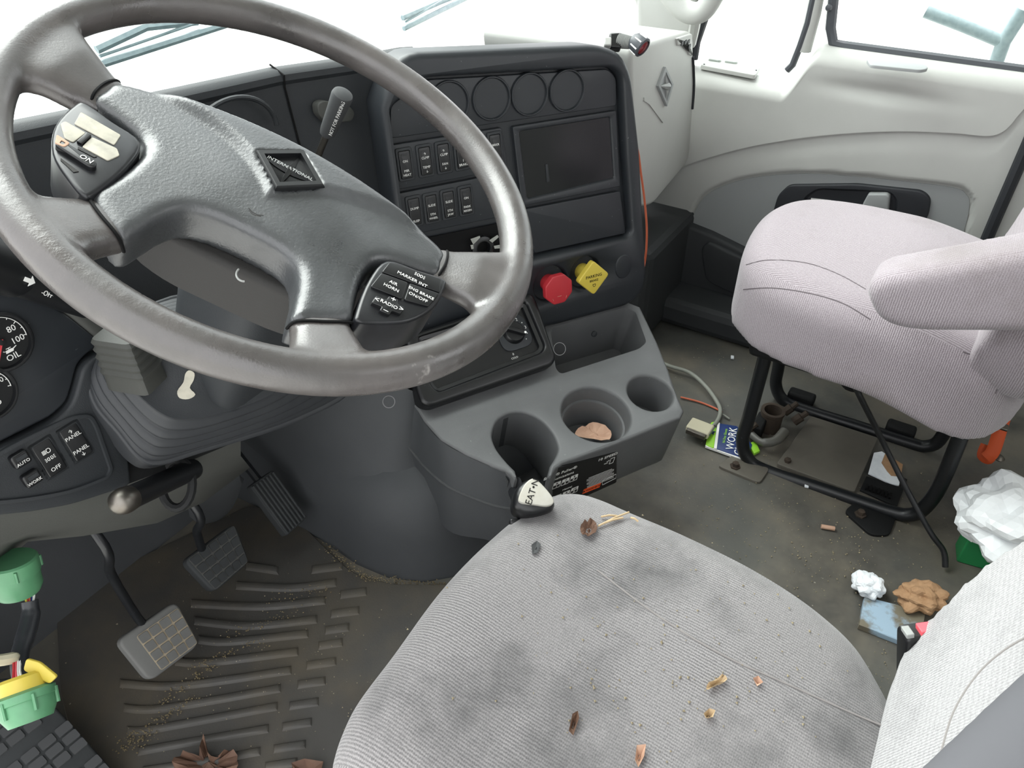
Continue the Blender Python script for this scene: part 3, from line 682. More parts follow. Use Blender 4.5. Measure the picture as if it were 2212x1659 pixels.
build('lamp_mark', strokes(P3, [[(1, -2), (3, -2), (4, -1), (4, 1), (3, 2), (1, 2), (.4, 0), (1, -2)], [(-3.5, 1.6), (-.2, 1.6)], [(-3.5, .5), (-.2, .5)], [(-3.5, -.6), (-.2, -.6)], [(-3.5, -1.7), (-.2, -1.7)]], a2-.0005, b2+.0075, .0011)
      + strokes(P3, [[(.8, -1.5), (2, -1.5), (2.6, 0), (2, 1.5), (.8, 1.5), (.8, -1.5)], [(3.4, 1.2), (4.6, 1.6)], [(3.4, 0), (4.6, 0)], [(3.4, -1.2), (4.6, -1.6)], [(-.8, -1.5), (-2, -1.5), (-2.6, 0), (-2, 1.5), (-.8, 1.5), (-.8, -1.5)], [(-3.4, 1.2), (-4.6, 1.6)], [(-3.4, 0), (-4.6, 0)], [(-3.4, -1.2), (-4.6, -1.6)]], a2, b2-.001, .0011), M['ink'], r)
for s, q in (('AUTO', (33, 987)), ('WORK', (58, 1028))):
    aa, bb = LP.at(*q); k = build('push_button', slab(LP.up(.013), rpoly(rect(aa, bb, .0165, .0145), .003), prof=rprof(.002, .012)), M['black'], sw)
    build('lamp_strip', slab(LP.up(.0133), rect(aa+.001, bb+.0025, .010, .004), prof=[(0, 0), (0, -.0004)]), M['dash'], k)
    build('lettering', [text(LP, s, aa, bb-.003, .0046, h=.0134)], M['ink'], k)

# ------------------------------------------------------------------ centre panel
cp = thing('centre_panel', 'angled dark grey centre panel with blank gauges, rockers and empty radio slot', 'control panel', panel.P(-.15, -.5, -.1))
pout = [panel.at(*p) for p in [(855, 112), (1285, 95), (1333, 112), (1356, 158), (1374, 320), (1389, 590), (1382, 626), (1352, 655), (1195, 697), (1150, 705), (1000, 745), (880, 770), (850, 480), (815, 230)]]
pin = rpoly([panel.at(*p) for p in [(836, 232), (912, 166), (1313, 143), (1334, 165), (1343, 330), (1356, 495), (1346, 508), (1152, 551), (1000, 590), (890, 620), (868, 480)]], .012)
KH = .046
knobd = {'red': panel.up(KH).at(1208, 626), 'yel': panel.up(KH).at(1283, 601)}
def dish(c, r): return (circ(c[0], c[1], r, 30), [(.0015, 0), (-.0005, -.002), (-.003, -.012)])
fr = build('panel_frame', slab(panel.up(.016), rpoly(pout, [.03, .02, .03, .03, 0, .02, .02, .02, 0, 0, 0, 0, 0, 0]), [(pin, [(.006, 0), (.002, -.003), (0, -.012), (-.0005, -.022)]), dish(knobd['red'], .036), dish(knobd['yel'], .033)], prof=rprof(.012, .07, 4)), M['panel'], cp, ang=50)
bl = panel.at(1336, 570)
build('blank_plug', slab(panel.up(.018), circ(bl[0], bl[1], .0185, 26, .024), prof=rprof(.0025, .01)), M['panel'], fr)
def plate(name, pts, m='panel', holes=(), r=.004, h=.003, parent=cp):
    return build(name, slab(panel.up(h), rpoly(panel.pix(pts), r), holes, prof=rprof(.0015, .01)), M[m], parent)
gp = plate('gauge_plate', [(842, 228), (916, 172), (1312, 149), (1329, 168), (1330, 228), (842, 299)], r=.008)
for q in [(968, 222), (1059, 212), (1141, 203), (1222, 195)]:
    a, b = panel.at(*q); g = build('gauge_blank', lathe(panel.P(a, b, .003), panel.n, [(.0335, -.004), (.0335, .003), (.0325, .0045), (.031, .0045), (.030, .003), (.0295, .0005), (.0001, .0005)], 40), M['panel'], gp, ang=50)
pa = plate('switch_plate', [(838, 314), (1082, 275), (1096, 364), (855, 410)])
pb = plate('switch_plate', [(856, 418), (1096, 371), (1108, 462), (880, 508)])
dh = rpoly(panel.pix([(1120, 283), (1317, 252), (1326, 384), (1138, 430)]), .005)
dp = plate('display_plate', [(1106, 273), (1330, 238), (1338, 402), (1126, 445)], holes=[(dh, [(.002, 0), (.0, -.0015), (-.001, -.004)])])
build('radio_slot_back', slab(panel.up(-.0005), offs(dh, -.002), prof=[(0, 0), (0, -.003)]), M['screen'], dp)
plate('blank_plate', [(1130, 452), (1338, 412), (1350, 503), (1154, 546)])
build('slot_tab', slab(panel.up(.001), panel.pix([(1178, 355), (1183, 354), (1187, 392), (1181, 394)]), prof=rprof(.0006, .002)), M['dash'], dp)
T4 = .0052
R1 = [((873, 354), [('ON', 0, .12, T4), ('MIR', 0, -.22, T4), ('HEAT', 0, -.37, T4)]), ((916, 346), [('\u2191', 0, .26, T4), ('CLMP', 0, .12, T4), ('TEMP', 0, -.22, T4), ('\u2193', 0, -.38, T4)]), ((956, 339), [('\u2191', 0, .26, T4), ('CLMP', 0, .12, T4), ('FAN', 0, -.22, T4), ('\u2193', 0, -.38, T4)]), ((995, 332), [('1', 0, -.22, T4), ('BRAKE', 0, -.37, T4)]), ((1067, 318), [('BRKR', 0, .12, T4)])]
R2 = [((893, 455), [('DUMP', 0, .12, T4), ('SUSP', 0, -.36, T4)]), ((930, 448), [('SLIDE', 0, .12, T4), ('5TH', 0, -.22, T4), ('WHEEL', 0, -.37, .0046)]), ((967, 440), [('SLIDE', 0, .12, T4), ('5TH', 0, -.22, T4), ('JAW', 0, -.37, T4)]), ((1004, 432), [('ON', 0, .12, T4), ('PARK', 0, -.22, T4), ('REGEN', 0, -.37, .0046)])]
for lst, pr in ((R1, pa), (R2, pb)):
    for q, w in lst:
        a, b = panel.at(*q); rocker(panel, a, b, .0185, .042, w, pr, h0=.006)
# hole under the switches, its dark painted as a black plate; broken power socket
build('slot_shade', slab(panel.up(.0), rpoly(panel.pix([(892, 520), (1100, 478), (1120, 545), (1000, 580), (900, 590)]), .004), prof=[(0, 0), (0, -.002)]), M['void'], cp)
sk = panel.at(1040, 533)
so_ = build('power_socket', lathe(panel.P(sk[0], sk[1], .0), panel.n, [(.020, 0), (.020, .008), (.0155, .010), (.0125, .010), (.0115, -.001), (.0005, -.002)], 24), M['black'], cp)
for q in [[(1010, 512), (1030, 505), (1031, 509), (1016, 524)], [(1050, 515), (1068, 503), (1071, 508), (1057, 520)], [(1060, 527), (1074, 524), (1074, 532), (1062, 533)], [(1062, 542), (1073, 547), (1072, 552), (1061, 548)], [(1010, 525), (1016, 524), (1017, 533), (1012, 534)]]:
    build('broken_clip', slab(panel.up(.012), panel.pix(q), prof=[(0, 0), (0, -.003)]), M['chrome'], so_)
# brake knobs
def octa(a, b, r, n, ph): return [(a+r*math.cos(ph+2*math.pi*k/n), b+r*math.sin(ph+2*math.pi*k/n)) for k in range(n)]
kp = panel.up(KH)
rk = thing('trailer_air_knob', 'red octagonal push-pull air brake knob on the centre panel', 'knob', panel.P(*knobd['red'], .004))
c = kp.at(1208, 626)
build('knob_cap', slab(kp, rpoly(octa(c[0], c[1], .0295, 8, math.pi/8), .003, 2), prof=rprof(.002, .011)), M['red'], rk)
build('shaft', lathe(panel.P(*knobd['red'], .003), (kp.P(*c, -.006)-panel.P(*knobd['red'], .003)), [(.016, 0), (.014, .02), (.013, KH-.012)], 24), M['red'], rk)
build('print', [text(kp, '\u2014', c[0], c[1]-.012, .008), text(kp, '\\', c[0]-.013, c[1]-.017, .007), text(kp, '/', c[0]+.014, c[1]-.017, .007)], M['leafpale'], rk)
yk = thing('parking_brake_knob', 'yellow diamond parking brake knob on the centre panel', 'knob', panel.P(*knobd['yel'], .004))
c = kp.at(1283, 601)
build('knob_cap', slab(kp, rpoly(octa(c[0], c[1], .0335, 4, 0), .006, 3), prof=rprof(.002, .011)), M['yellow'], yk)
build('shaft', lathe(panel.P(*knobd['yel'], .003), (kp.P(*c, -.006)-panel.P(*knobd['yel'], .003)), [(.0155, 0), (.014, .02), (.013, KH-.012)], 24), M['yellow'], yk)
build('print', [text(kp, 'PARKING', c[0], c[1]+.004, .0082), text(kp, 'BRAKE', c[0], c[1]-.0045, .0062), text(kp, 'D', c[0], c[1]-.014, .009, rot=-1.57)], M['blackink'], yk)

# ------------------------------------------------------------------ console with cup holders
cs_ = thing('cup_holder_console', 'grey plastic floor console with cup wells and storage bin', 'console', con.P(0, 0, -.25))
co = [(893, 872), (903, 886), (917, 909), (953, 949), (1007, 981), (1062, 1005), (1092, 1015), (1104, 1024), (1112, 1036), (1118, 1034), (1113, 1016), (1090, 992), (1070, 964), (1063, 935), (1078, 903), (1115, 889), (1158, 900), (1190, 930), (1205, 962), (1202, 982), (1188, 1006), (1182, 1032), (1190, 1032), (1200, 1012), (1216, 1000), (1245, 990), (1333, 958), (1387, 936), (1441, 914), (1470, 903), (1478, 888), (1459, 842), (1445, 800), (1420, 739), (1383, 662), (1352, 650), (1195, 688), (1150, 705), (1000, 790), (893, 840)]
wi = co.index((1113, 1016)); wj = co.index((1188, 1006))
co = co[:wi]+[tuple(p) for p in catm(co[wi:wj+1], 4)]+co[wj+1:]
cop = con.pix(co)
c2c = con.at(1288, 893); c3c = con.at(1405, 848)
def cup(c, r, d): return (circ(c[0], c[1], r, 40), [(.005, 0), (.002, -.0015), (0, -.006), (-.001, -d)])
binp = rpoly(con.pix([(1190, 708), (1202, 796), (1212, 806), (1380, 752), (1396, 738), (1372, 672), (1350, 664)]), .008)
shell = build('shell', slab(con, cop, [(circ(c2c[0], c2c[1], .060, 44), [(.005, 0), (.002, -.0015), (0, -.006), (-.003, -.030), (-.0065, -.0305), (-.008, -.033), (-.0095, -.095)]), cup(c3c, .041, .085), (binp, [(.004, 0), (.001, -.001), (0, -.005), (-.006, -.11)])], prof=rprof(.005, .125, 3)+[(-.006, -.14)]), M['console'], cs_, ang=45)
build('well_liner', loft([[con.P(*con.at(*p), h) for p in [(1100, 1030), (1085, 1003), (1066, 972), (1060, 935), (1076, 901), (1115, 886), (1160, 897), (1198, 930), (1217, 965), (1215, 985), (1200, 1010)]] for h in (-.012, -.12)], closed=False), M['cupin'], cs_)
rf_a, rf_b = con.hit(1240, 990), con.hit(1441, 914)
RF = Pl(con.hit(1330, 957)+0, rf_b-rf_a, con.n)
if RF.n[1] > 0: raise RuntimeError('rear face flipped')
build('bin_screw', lathe(con.P(*con.at(1287, 705), -.02), A(-.5, -.85, .2), [(.006, 0), (.006, .003), (.0005, .004)], 16), M['dash'], cs_)
build('finish_ring', tube([con.P(*con.at(1208, 757), .004)+.011*(math.cos(t)*nrm(CR)+math.sin(t)*1.05*CU) for t in np.linspace(0, 2*math.pi, 24)[:-1]], .0008, 6, closed=True), M['ringmetal'], cs_)
# transmission decal
dec = rpoly([RF.at(*p) for p in [(1189, 1012), (1330, 974), (1330, 1040), (1196, 1100)]], .004)
dq = [RF.at(*p) for p in [(1194, 1098), (1330, 1040), (1330, 974), (1189, 1012)]]
DPL = Pl(RF.P(0, 0, .0025), RF.e, RF.u)
dcl = build('shift_decal', slab(DPL, dec, prof=[(0, 0), (0, -.004)]), M['decal'], cs_)
def dxy(u, v): # 0..1 across the decal, v up
    p = (1-u)*(1-v)*A(*dq[0])+u*(1-v)*A(*dq[1])+u*v*A(*dq[2])+(1-u)*v*A(*dq[3]); return p[0], p[1]
dw = np.linalg.norm(A(*dq[2])-A(*dq[3]))
wh = []
for u, v, s, z in ((.13, .86, 'Eaton\u00ae Fuller\u00ae', .075), (.13, .76, 'Transmissions', .068), (.86, .93, '10 SPEED', .075), (.22, .42, 'Neutral', .045), (.16, .06, '\u2022-N', .06)):
    x, y = dxy(u, v); wh.append(text(DPL, s, x, y, z*dw*1.0))
gear = [(.07, .61, 'R', '1'), (.2, .62, '7', '2'), (.33, .64, '9', '4'), (.07, .28, '6', '1'), (.2, .29, '8', '3'), (.33, .31, '10', '5')]
bk = []
for u, v, s, t in gear:
    x, y = dxy(u, v); w_ = .105*dw
    wh.append(slab(DPL.up(.0003), rpoly(rect(x, y+.003, w_, .0085), .0015), prof=[(0, 0), (0, -.0003)]))
    for e in (rect(x-w_/2, y-.0055, .0008, .009), rect(x+w_/2, y-.0055, .0008, .009), rect(x, y-.010, w_, .0008)): wh.append(slab(DPL.up(.0003), e, prof=[(0, 0), (0, -.0003)]))
    bk.append(text(DPL, s, x, y+.003, .008, h=.0005)); wh.append(text(DPL, t, x, y-.0055, .008))
for k in range(9):
    x, y = dxy(.74, .50-.035*k); L_ = (.42 if k % 3 else .36)*dw; wh.append(slab(DPL.up(.0003), rect(x, y, L_, .0009), prof=[(0, 0), (0, -.0003)]))
x, y = dxy(.93, .80)
wh += [tube([DPL.P(x+p*.004, y+q*.004, .0004) for p, q in sg], .0004, 5) for sg in ([(-1, -2.5), (-1, 1.5), (1, 1.5), (1, -2.5), (-1, -2.5)], [(-3, 0), (-1.5, .6)], [(-4, -1), (-2, -1)])]
build('lettering', wh, M['ink'], dcl); build('gear_numbers', bk, M['blackink'], dcl)
x, y = dxy(.60, .15); wp = build('warning_flash', slab(DPL.up(.0004), rect(x, y, .27*dw, .014), prof=[(0, 0), (0, -.0004)]), M['warn'], dcl)
build('lettering', [text(DPL, '\u25b2WARNING', x, y, .0068, h=.0007)], M['blackink'], dcl)
bxp = [dxy(.77, .12), dxy(.99, .17), dxy(.99, .30), dxy(.77, .25), dxy(.77, .12)]
build('print_box', tube([DPL.P(*p, .0004) for p in bxp], .0004, 4), M['ink'], dcl)
# shell trim line on the left flank and the tunnel below
tn = build('engine_tunnel', loft([[A(x+ins*nx, y+ins*ny, z) for x, y, nx, ny in [(.62, 1.05, 1, 0), (.625, .95, 1, 0), (.627, .81, 1, 0), (.618, .72, 1, .1), (.625, .65, 1, .3), (.65, .59, .8, .6), (.70, .54, .5, .9), (.78, .505, .3, 1), (.88, .47, .2, 1), (.96, .46, -.2, 1), (1.02, .52, -1, .4), (1.04, .7, -1, 0), (1.05, 1.05, -1, 0)]] for z, ins in ((0, 0), (.03, .004), (.10, .014), (.16, .03), (.20, .06), (.215, .12))], closed=False), M['tunnel'], cs_, ang=60)
fk = [[(890, 872), (888, 900), (893, 950), (903, 990), (920, 1022), (960, 1045), (1030, 1075), (1115, 1108), (1180, 1120)],
      [(800, 880), (800, 930), (806, 1000), (822, 1060), (850, 1110), (900, 1145), (980, 1168), (1060, 1184), (1130, 1190)]]
top_ = [con.P(*con.at(*p), -.004) for p in [(893, 872), (903, 886), (917, 909), (953, 949), (1007, 981), (1050, 1000), (1085, 1011), (1104, 1020), (1125, 1030)]]
mid_ = [con.P(*con.at(*p), -.004)+q for p, q in zip([(893, 872), (903, 886), (917, 909), (953, 949), (1007, 981), (1050, 1000), (1085, 1011), (1104, 1020), (1125, 1030)], [A(-.03, .0, -.06), A(-.03, -.01, -.07), A(-.03, -.02, -.07), A(-.028, -.03, -.065), A(-.02, -.035, -.065), A(-.015, -.035, -.065), A(-.01, -.03, -.065), A(-.005, -.025, -.065), A(0, -.02, -.065)])]
low_ = [p+q for p, q in zip(mid_, [A(-.01, .0, -.10)]*2+[A(-.008, -.01, -.10)]*2+[A(.0, -.01, -.09)]*5)]
in_ = [p+A(.05, .06, -.01) for p in low_]
build('flank', loft([catm(r, 4) for r in (top_, mid_, low_, in_)], closed=False), M['tunnel'], cs_, ang=60)
build('flank_line', tube(catm(mid_, 4), .0022, 6), M['cupin'], cs_)
kt_ = [A(.70, 1.06, .50), A(.705, 1.0, .47), A(.715, .85, .43), A(.735, .75, .38), A(.757, .675, .335), A(.775, .66, .325)]
km_ = [A(.665, 1.06, .28), A(.665, 1.0, .27), A(.668, .85, .26), A(.68, .75, .245), A(.70, .675, .23), A(.735, .64, .225)]
kb_ = [A(.635, 1.06, .06), A(.637, 1.0, .06), A(.637, .83, .07), A(.634, .72, .08), A(.645, .65, .09), A(.68, .60, .09)]
build('knee_panel', loft([catm(r, 4) for r in (kt_, km_, kb_)], closed=False), M['tunnel'], cs_, ang=0, sub=2).data.shade_smooth()
rc0 = U(840, 868, x=.695)
build('finish_ring', tube([rc0+.0095*(math.cos(t)*CR+math.sin(t)*CU) for t in np.linspace(0, 2*math.pi, 24)[:-1]], .0008, 6, closed=True), M['ringmetal'], cs_)
# ------------------------------------------------------------------ heater control bezel
h0, h1, h2 = panel.P(*panel.at(1142, 648), .012), con.P(*con.at(1188, 785), .01), con.P(*con.at(915, 882), .01)
HP = Pl(h1, h1-h2, h0-h1)
hv = thing('heater_control_panel', 'black framed heater control panel partly hidden under the wheel rim', 'control panel', h2)
ho = rpoly(HP.pix([(868, 735), (893, 848), (905, 878), (925, 886), (1185, 796), (1193, 780), (1150, 655), (1138, 640), (1000, 690)]), .01)
hi = rpoly(HP.pix([(898, 735), (925, 838), (940, 852), (1160, 768), (1168, 755), (1128, 660), (1000, 705)]), .008)
hf_ = build('bezel', slab(HP.up(.022), ho, [(hi, [(.004, 0), (.001, -.002), (0, -.008), (-.006, -.010), (-.007, -.016)])], prof=rprof(.008, .06, 4)), M['black'], hv, ang=50)
kd = HP.at(1106, 722)
kb = build('dial_plate', slab(HP.up(.009), rpoly(rect(kd[0], kd[1], .062, .062), .02, 6), prof=rprof(.001, .004)), M['panel'], hv)
kn = build('dial', lathe(HP.P(*kd, .009), HP.n, [(.021, 0), (.019, .006), (.017, .008), (.0005, .009)], 28), M['black'], kb)
build('grip', slab(HP.up(.028), rpoly([(kd[0]+x, kd[1]+y) for x, y in [(-.018, .006), (-.014, .012), (.016, -.008), (.012, -.014)]], .004), prof=rprof(.002, .012)), M['black'], kn)
build('pointer', slab(HP.up(.0285), circ(kd[0]+.012, kd[1]-.0095, .0022, 12), prof=[(0, 0), (0, -.001)]), M['white'], kn)
build('lettering', [text(HP, s, kd[0]+.0255*math.cos(t), kd[1]+.0255*math.sin(t), z, h=.0095) for s, t, z in (('\u2022', 1.6, .008), ('2', .95, .008), ('\u2022', .5, .008), ('3', .1, .008), ('\u2022', -.35, .008), ('\u2022', -.8, .008))]+[text(HP, '0', kd[0]-.016, kd[1]-.036, .006, h=.0062), text(HP, 'COLD', kd[0]-.016, kd[1]-.043, .005, h=.0062)], M['ink'], kb)
build('vent_slat', slab(HP.up(.006), HP.pix([(915, 715), (1000, 690), (1002, 697), (920, 722)]), prof=[(0, 0), (0, -.003)]), M['void'], hv)
build('vent_slat', slab(HP.up(.006), HP.pix([(918, 735), (1020, 700), (1022, 715), (925, 752)]), prof=[(0, 0), (0, -.003)]), M['void'], hv)
# ------------------------------------------------------------------ steering wheel (turned about 66 degrees to the right)
WN = A(.05112, -.4864, .87224); WC = A(.4306, .4865, .869)
we = nrm(np.cross(A(0, 1, 0), WN)); wu = np.cross(WN, we)
WR = Pl(WC, we*.41-wu*.912, we*.912+wu*.41)      # e = spoke axis, u = top of the wheel
sw_ = thing('steering_wheel', 'worn dark grey four-spoke steering wheel turned to the right', 'steering wheel', WC-WN*.06)
RR, RT = .2126, .0163
mv = [tube([WR.P(RR*math.cos(t), RR*math.sin(t)) for t in np.linspace(0, 2*math.pi, 97)[:-1]], RT, 16, closed=True)]
def spoke(pts, ws, ths, hs):
    rings = []
    for i, (p, w, t, h_) in enumerate(zip(pts, ws, ths, hs)):
        p = A(*p); q = A(*pts[min(i+1, len(pts)-1)])-A(*pts[max(i-1, 0)]); q = q/np.linalg.norm(q); s = A(-q[1], q[0])
        rings.append([WR.P(p[0]+s[0]*w*math.copysign(abs(math.cos(a))**.6, math.cos(a)), p[1]+s[1]*w*math.copysign(abs(math.cos(a))**.6, math.cos(a)), h_+t*math.copysign(abs(math.sin(a))**.7, math.sin(a))) for a in np.linspace(0, 2*math.pi, 25)[:-1]])
    return loft(rings)
for s in (-1, 1):
    mv.append(spoke([(s*.140, -.020), (s*.154, -.0195), (s*.178, -.019), (s*.205, -.018)], [.022, .0245, .034, .052], [.0115, .012, .0125, .012], [-.013, -.010, -.002, 0]))
    mv.append(spoke([(s*.078, -.134), (s*.086, -.147), (s*.098, -.170), (s*.107, -.187)], [.0225, .024, .029, .044], [.0115, .012, .0125, .012], [-.013, -.010, -.002, 0]))
rim = build('rim', remesh(mv, .003, 9), M['rimskin'], sw_, ang=0); rim.data.shade_smooth()
# hub cover: V-fold, skirt
hub = [(-.146, -.003), (-.105, .0125), (-.055, .0235), (0, .0275), (.055, .0235), (.105, .0125), (.146, -.003), (.1505, -.022), (.150, -.037), (.128, -.043), (.107, -.050), (.096, -.062), (.0945, -.085), (.0985, -.112), (.1015, -.127), (.088, -.140), (.064, -.153), (.058, -.140), (.053, -.118), (.044, -.101), (.028, -.094), (0, -.0925)]
hub = hub+[(-x, y) for x, y in hub[-2:14:-1]]+[(-x, y) for x, y in hub[14:6:-1]]
def vfold(a, b):
    k = abs(a); edge = -.052+.060*(1-math.exp(-(k/.045)))+.0*k
    return edge
EW, EH = .0285, .0285
EC = WR.up(.0125).at(628, 361)
def hubf(p):
    r = p-WR.o; a, b, h_ = r@WR.e, r@WR.u, r@WR.n
    if h_ > -.012:
        w = sstep(-.012, -.002, h_); d = b-vfold(a, b)
        add = .006*sstep(-.004, .010, d)*sstep(.155, .10, abs(a))       # raised V field round the emblem
        add += .004*math.exp(-(a/.075)**2-((b+.03)/.05)**2)
        q = abs(a-EC[0])/EW+abs(b-EC[1])/EH
        add = add*(1-sstep(1.05, .92, q))-.001*sstep(1.05, .92, q)
        return p+WR.n*add*w
    return p
build('hub_cover', remesh(slab(WR.up(.002), catm(hub, 3, True), prof=rprof(.010, .036, 4)), .0028, 5, hubf), M['hubskin'], sw_, ang=0).data.shade_smooth()
# lower back cover seen through the gap
build('hub_back', slab(WR.up(-.033), rpoly([(-.10, -.02), (.10, -.02), (.09, -.09), (.05, -.103), (-.05, -.103), (-.09, -.09)], .02), prof=rprof(.006, .05)), M['hubskirt'], sw_)
# emblem in a diamond recess
e0 = WR.up(.0125)
def dia(s): return [(EC[0]+EW*s, EC[1]), (EC[0], EC[1]+EH*s), (EC[0]-EW*s, EC[1]), (EC[0], EC[1]-EH*s)]
eo = build('emblem_frame', slab(e0, dia(1.0), [(dia(.80), [(0, 0), (-.0005, -.004)])], prof=[(0, 0), (.0015, -.002), (.002, -.018)]), M['black'], sw_)
build('emblem_field', slab(WR.up(.0085), dia(.82), prof=[(0, 0), (0, -.004)]), M['void'], eo)
build('emblem_ridge', [loft([[WR.P(EC[0]-EW*.74+t*EW*1.48, EC[1]+s*.0052*math.sin(math.pi*t)**.8, .0092+.002*math.sin(math.pi*t)*(1-abs(s))) for s in (-1, -.3, .3, 1)] for t in np.linspace(0.02, .98, 17)], closed=False)], M['pod'], eo)
build('emblem_spine', [tube([WR.P(EC[0], EC[1]+EH*.72, .0083), WR.P(EC[0], EC[1], .0088), WR.P(EC[0], EC[1]-EH*.72, .0083)], [.0008, .0032, .0008], 4)], M['black'], eo)
build('lettering', [text(WR, 'INTERNATIONAL', EC[0], EC[1], .0052, h=.0112, wide=.98)], M['ledtrim'], eo)
build('airbag_mark', strokes(WR.up(.0068), [[(-3, 1), (-1, -.2), (1, -.2), (3, 1)], [(-2.4, 0), (-.8, -1), (.8, -1), (2.4, 0)]], 0, -.078, .002, .0004), M['hubskirt'], sw_)
# shadow gaps where the spokes join, put in as black cords
for s in (-1, 1):
    build('spoke_joint_shadow', tube(catm([WR.P(s*.1475, .004, -.014), WR.P(s*.1480, .001, -.004), WR.P(s*.1495, -.010, .0012), WR.P(s*.1505, -.022, .002), WR.P(s*.1495, -.034, .0008), WR.P(s*.149, -.040, -.012)], 4), .0013, 6), M['void'], sw_)
    build('spoke_joint_shadow', tube(catm([WR.P(s*.1035, -.127, -.012), WR.P(s*.1015, -.1295, -.002), WR.P(s*.084, -.1435, .0018), WR.P(s*.066, -.1525, -.001), WR.P(s*.061, -.152, -.014)], 4), .0013, 6), M['void'], sw_)
# switch pods
pod = [(.1045, -.0545), (.130, -.0475), (.1535, -.0425), (.1575, -.052), (.1545, -.080), (.141, -.106), (.120, -.123), (.1045, -.1305), (.1005, -.120), (.0985, -.085)]
for s in (1, -1):
    ox, oy = (0, 0) if s == 1 else (.006, -.006)
    pp = catm([(s*x+ox, y+oy) for x, y in pod], 4, True)
    p_ = build('switch_pod', slab(WR.up(.004), pp, prof=rprof(.003, .038)), M['pod'], sw_)
    if s == 1:
        b0 = WR.up(.0062)
        K = [('button', [(.107, -.0575), (.1515, -.047), (.1545, -.063), (.105, -.072)]), ('button', [(.105, -.0735), (.1275, -.0695), (.1285, -.090), (.102, -.093)]), ('button', [(.129, -.069), (.1545, -.0645), (.150, -.084), (.130, -.0895)])]
        K = [(n, q) for n, q in K]
        for n, q in K: build(n, slab(b0, rpoly(q, .002), prof=rprof(.0008, .003)), M['black'], p_)
        rc_ = [(.118, -.095), (.126, -.094), (.1265, -.099), (.133, -.0985), (.132, -.107), (.125, -.108), (.1245, -.113), (.116, -.114), (.1165, -.109), (.108, -.110), (.109, -.101), (.1175, -.100)]
        build('radio_pad', slab(WR.up(.0078), rpoly(rc_, .0012, 2), prof=rprof(.001, .005)), M['black'], p_)
        tx = [text(b0, 'MARKER INT', .1295, -.0645, .0047), text(b0, 'AIR', .117, -.0785, .0046), text(b0, 'HORN', .117, -.0845, .0046), text(b0, 'ENG BRAKE', .1405, -.0745, .0043), text(b0, 'ON/OFF', .1395, -.0805, .0046), text(b0, 'RADIO', .1207, -.1042, .0048, h=.0019), text(b0, '+', .1222, -.0972, .008, h=.0019), text(b0, '\u2013', .1205, -.1115, .008, h=.0019), text(b0, '<', .1108, -.1052, .007, h=.0019), text(b0, '>', .1308, -.1028, .007, h=.0019)]
        build('lettering', tx, M['ink'], p_)
        build('marker_lamp_mark', strokes(WR.up(.0066), [[(.8, -1.4), (1.8, -1.4), (2.6, 0), (1.8, 1.4), (.8, 1.4), (.2, 0), (.8, -1.4)], [(3.2, 1.2), (4.4, 1.7)], [(3.4, 0), (4.6, 0)], [(3.2, -1.2), (4.4, -1.7)], [(-.8, -1.4), (-1.8, -1.4), (-2.6, 0), (-1.8, 1.4), (-.8, 1.4), (-.2, 0), (-.8, -1.4)], [(-3.2, 1.2), (-4.4, 1.7)], [(-3.4, 0), (-4.6, 0)], [(-3.2, -1.2), (-4.4, -1.7)]], .134, -.0565, .0010, .0003), M['ink'], p_)
    else:
        WR0 = WR; WR = Pl(WR.P(.006, -.006), WR.e, WR.u)
        w0 = WR.up(.0048)
        for q in ([(-.1495, -.0555), (-.1175, -.0585), (-.1155, -.0715), (-.146, -.0705)], [(-.1515, -.0720), (-.1355, -.0735), (-.1365, -.0885), (-.1425, -.0885), (-.1525, -.0765)], [(-.1305, -.0745), (-.1125, -.0735), (-.1075, -.0790), (-.1105, -.0895), (-.1300, -.0885)]):
            build('worn_patch', slab(w0, rpoly(q, .0015), prof=rprof(.0004, .001)), M['worn'], p_)
        build('worn_stem', slab(WR.up(.0062), rpoly([(-.1350, -.074), (-.1310, -.074), (-.1310, -.087), (-.1350, -.087)], .001), prof=rprof(.0006, .003)), M['black'], p_)
        pdl = build('cruise_rocker', slab(WR.up(.0085), rpoly([(-.1445, -.0935), (-.1135, -.0985), (-.1115, -.1045), (-.1150, -.1070), (-.1415, -.1025)], .0025), prof=rprof(.0015, .006)), M['black'], p_)
        build('lettering', [text(WR, 'ON', -.1195, -.1020, .006, rot=-.1, h=.0089)], M['ink'], pdl)
        build('worn_chip', slab(WR.up(.009), rpoly([(-.1460, -.0925), (-.1350, -.0945), (-.1355, -.1010), (-.1420, -.1015)], .002), [(rpoly([(-.1405, -.0960), (-.1370, -.0965), (-.1375, -.0995), (-.1400, -.0995)], .0008), [(0, 0), (0, -.001)])], prof=rprof(.0005, .0015)), M['leafpale'], pdl)
        for q in ([(-.1320, -.0900), (-.1180, -.0905), (-.1190, -.0925), (-.1310, -.0922)], [(-.1340, -.108), (-.119, -.112), (-.121, -.115), (-.133, -.110)]):
            build('worn_mark', slab(WR.up(.0046), q, prof=[(0, 0), (0, -.0006)]), M['hubskirt'], p_)
WR = WR0
build('wire_loop', tube([WR.P(.012+.006*math.cos(t), -.108+.008*math.sin(t), -.028) for t in np.linspace(2.9, 5.2, 14)], .0008, 6), M['ledtrim'], sw_)

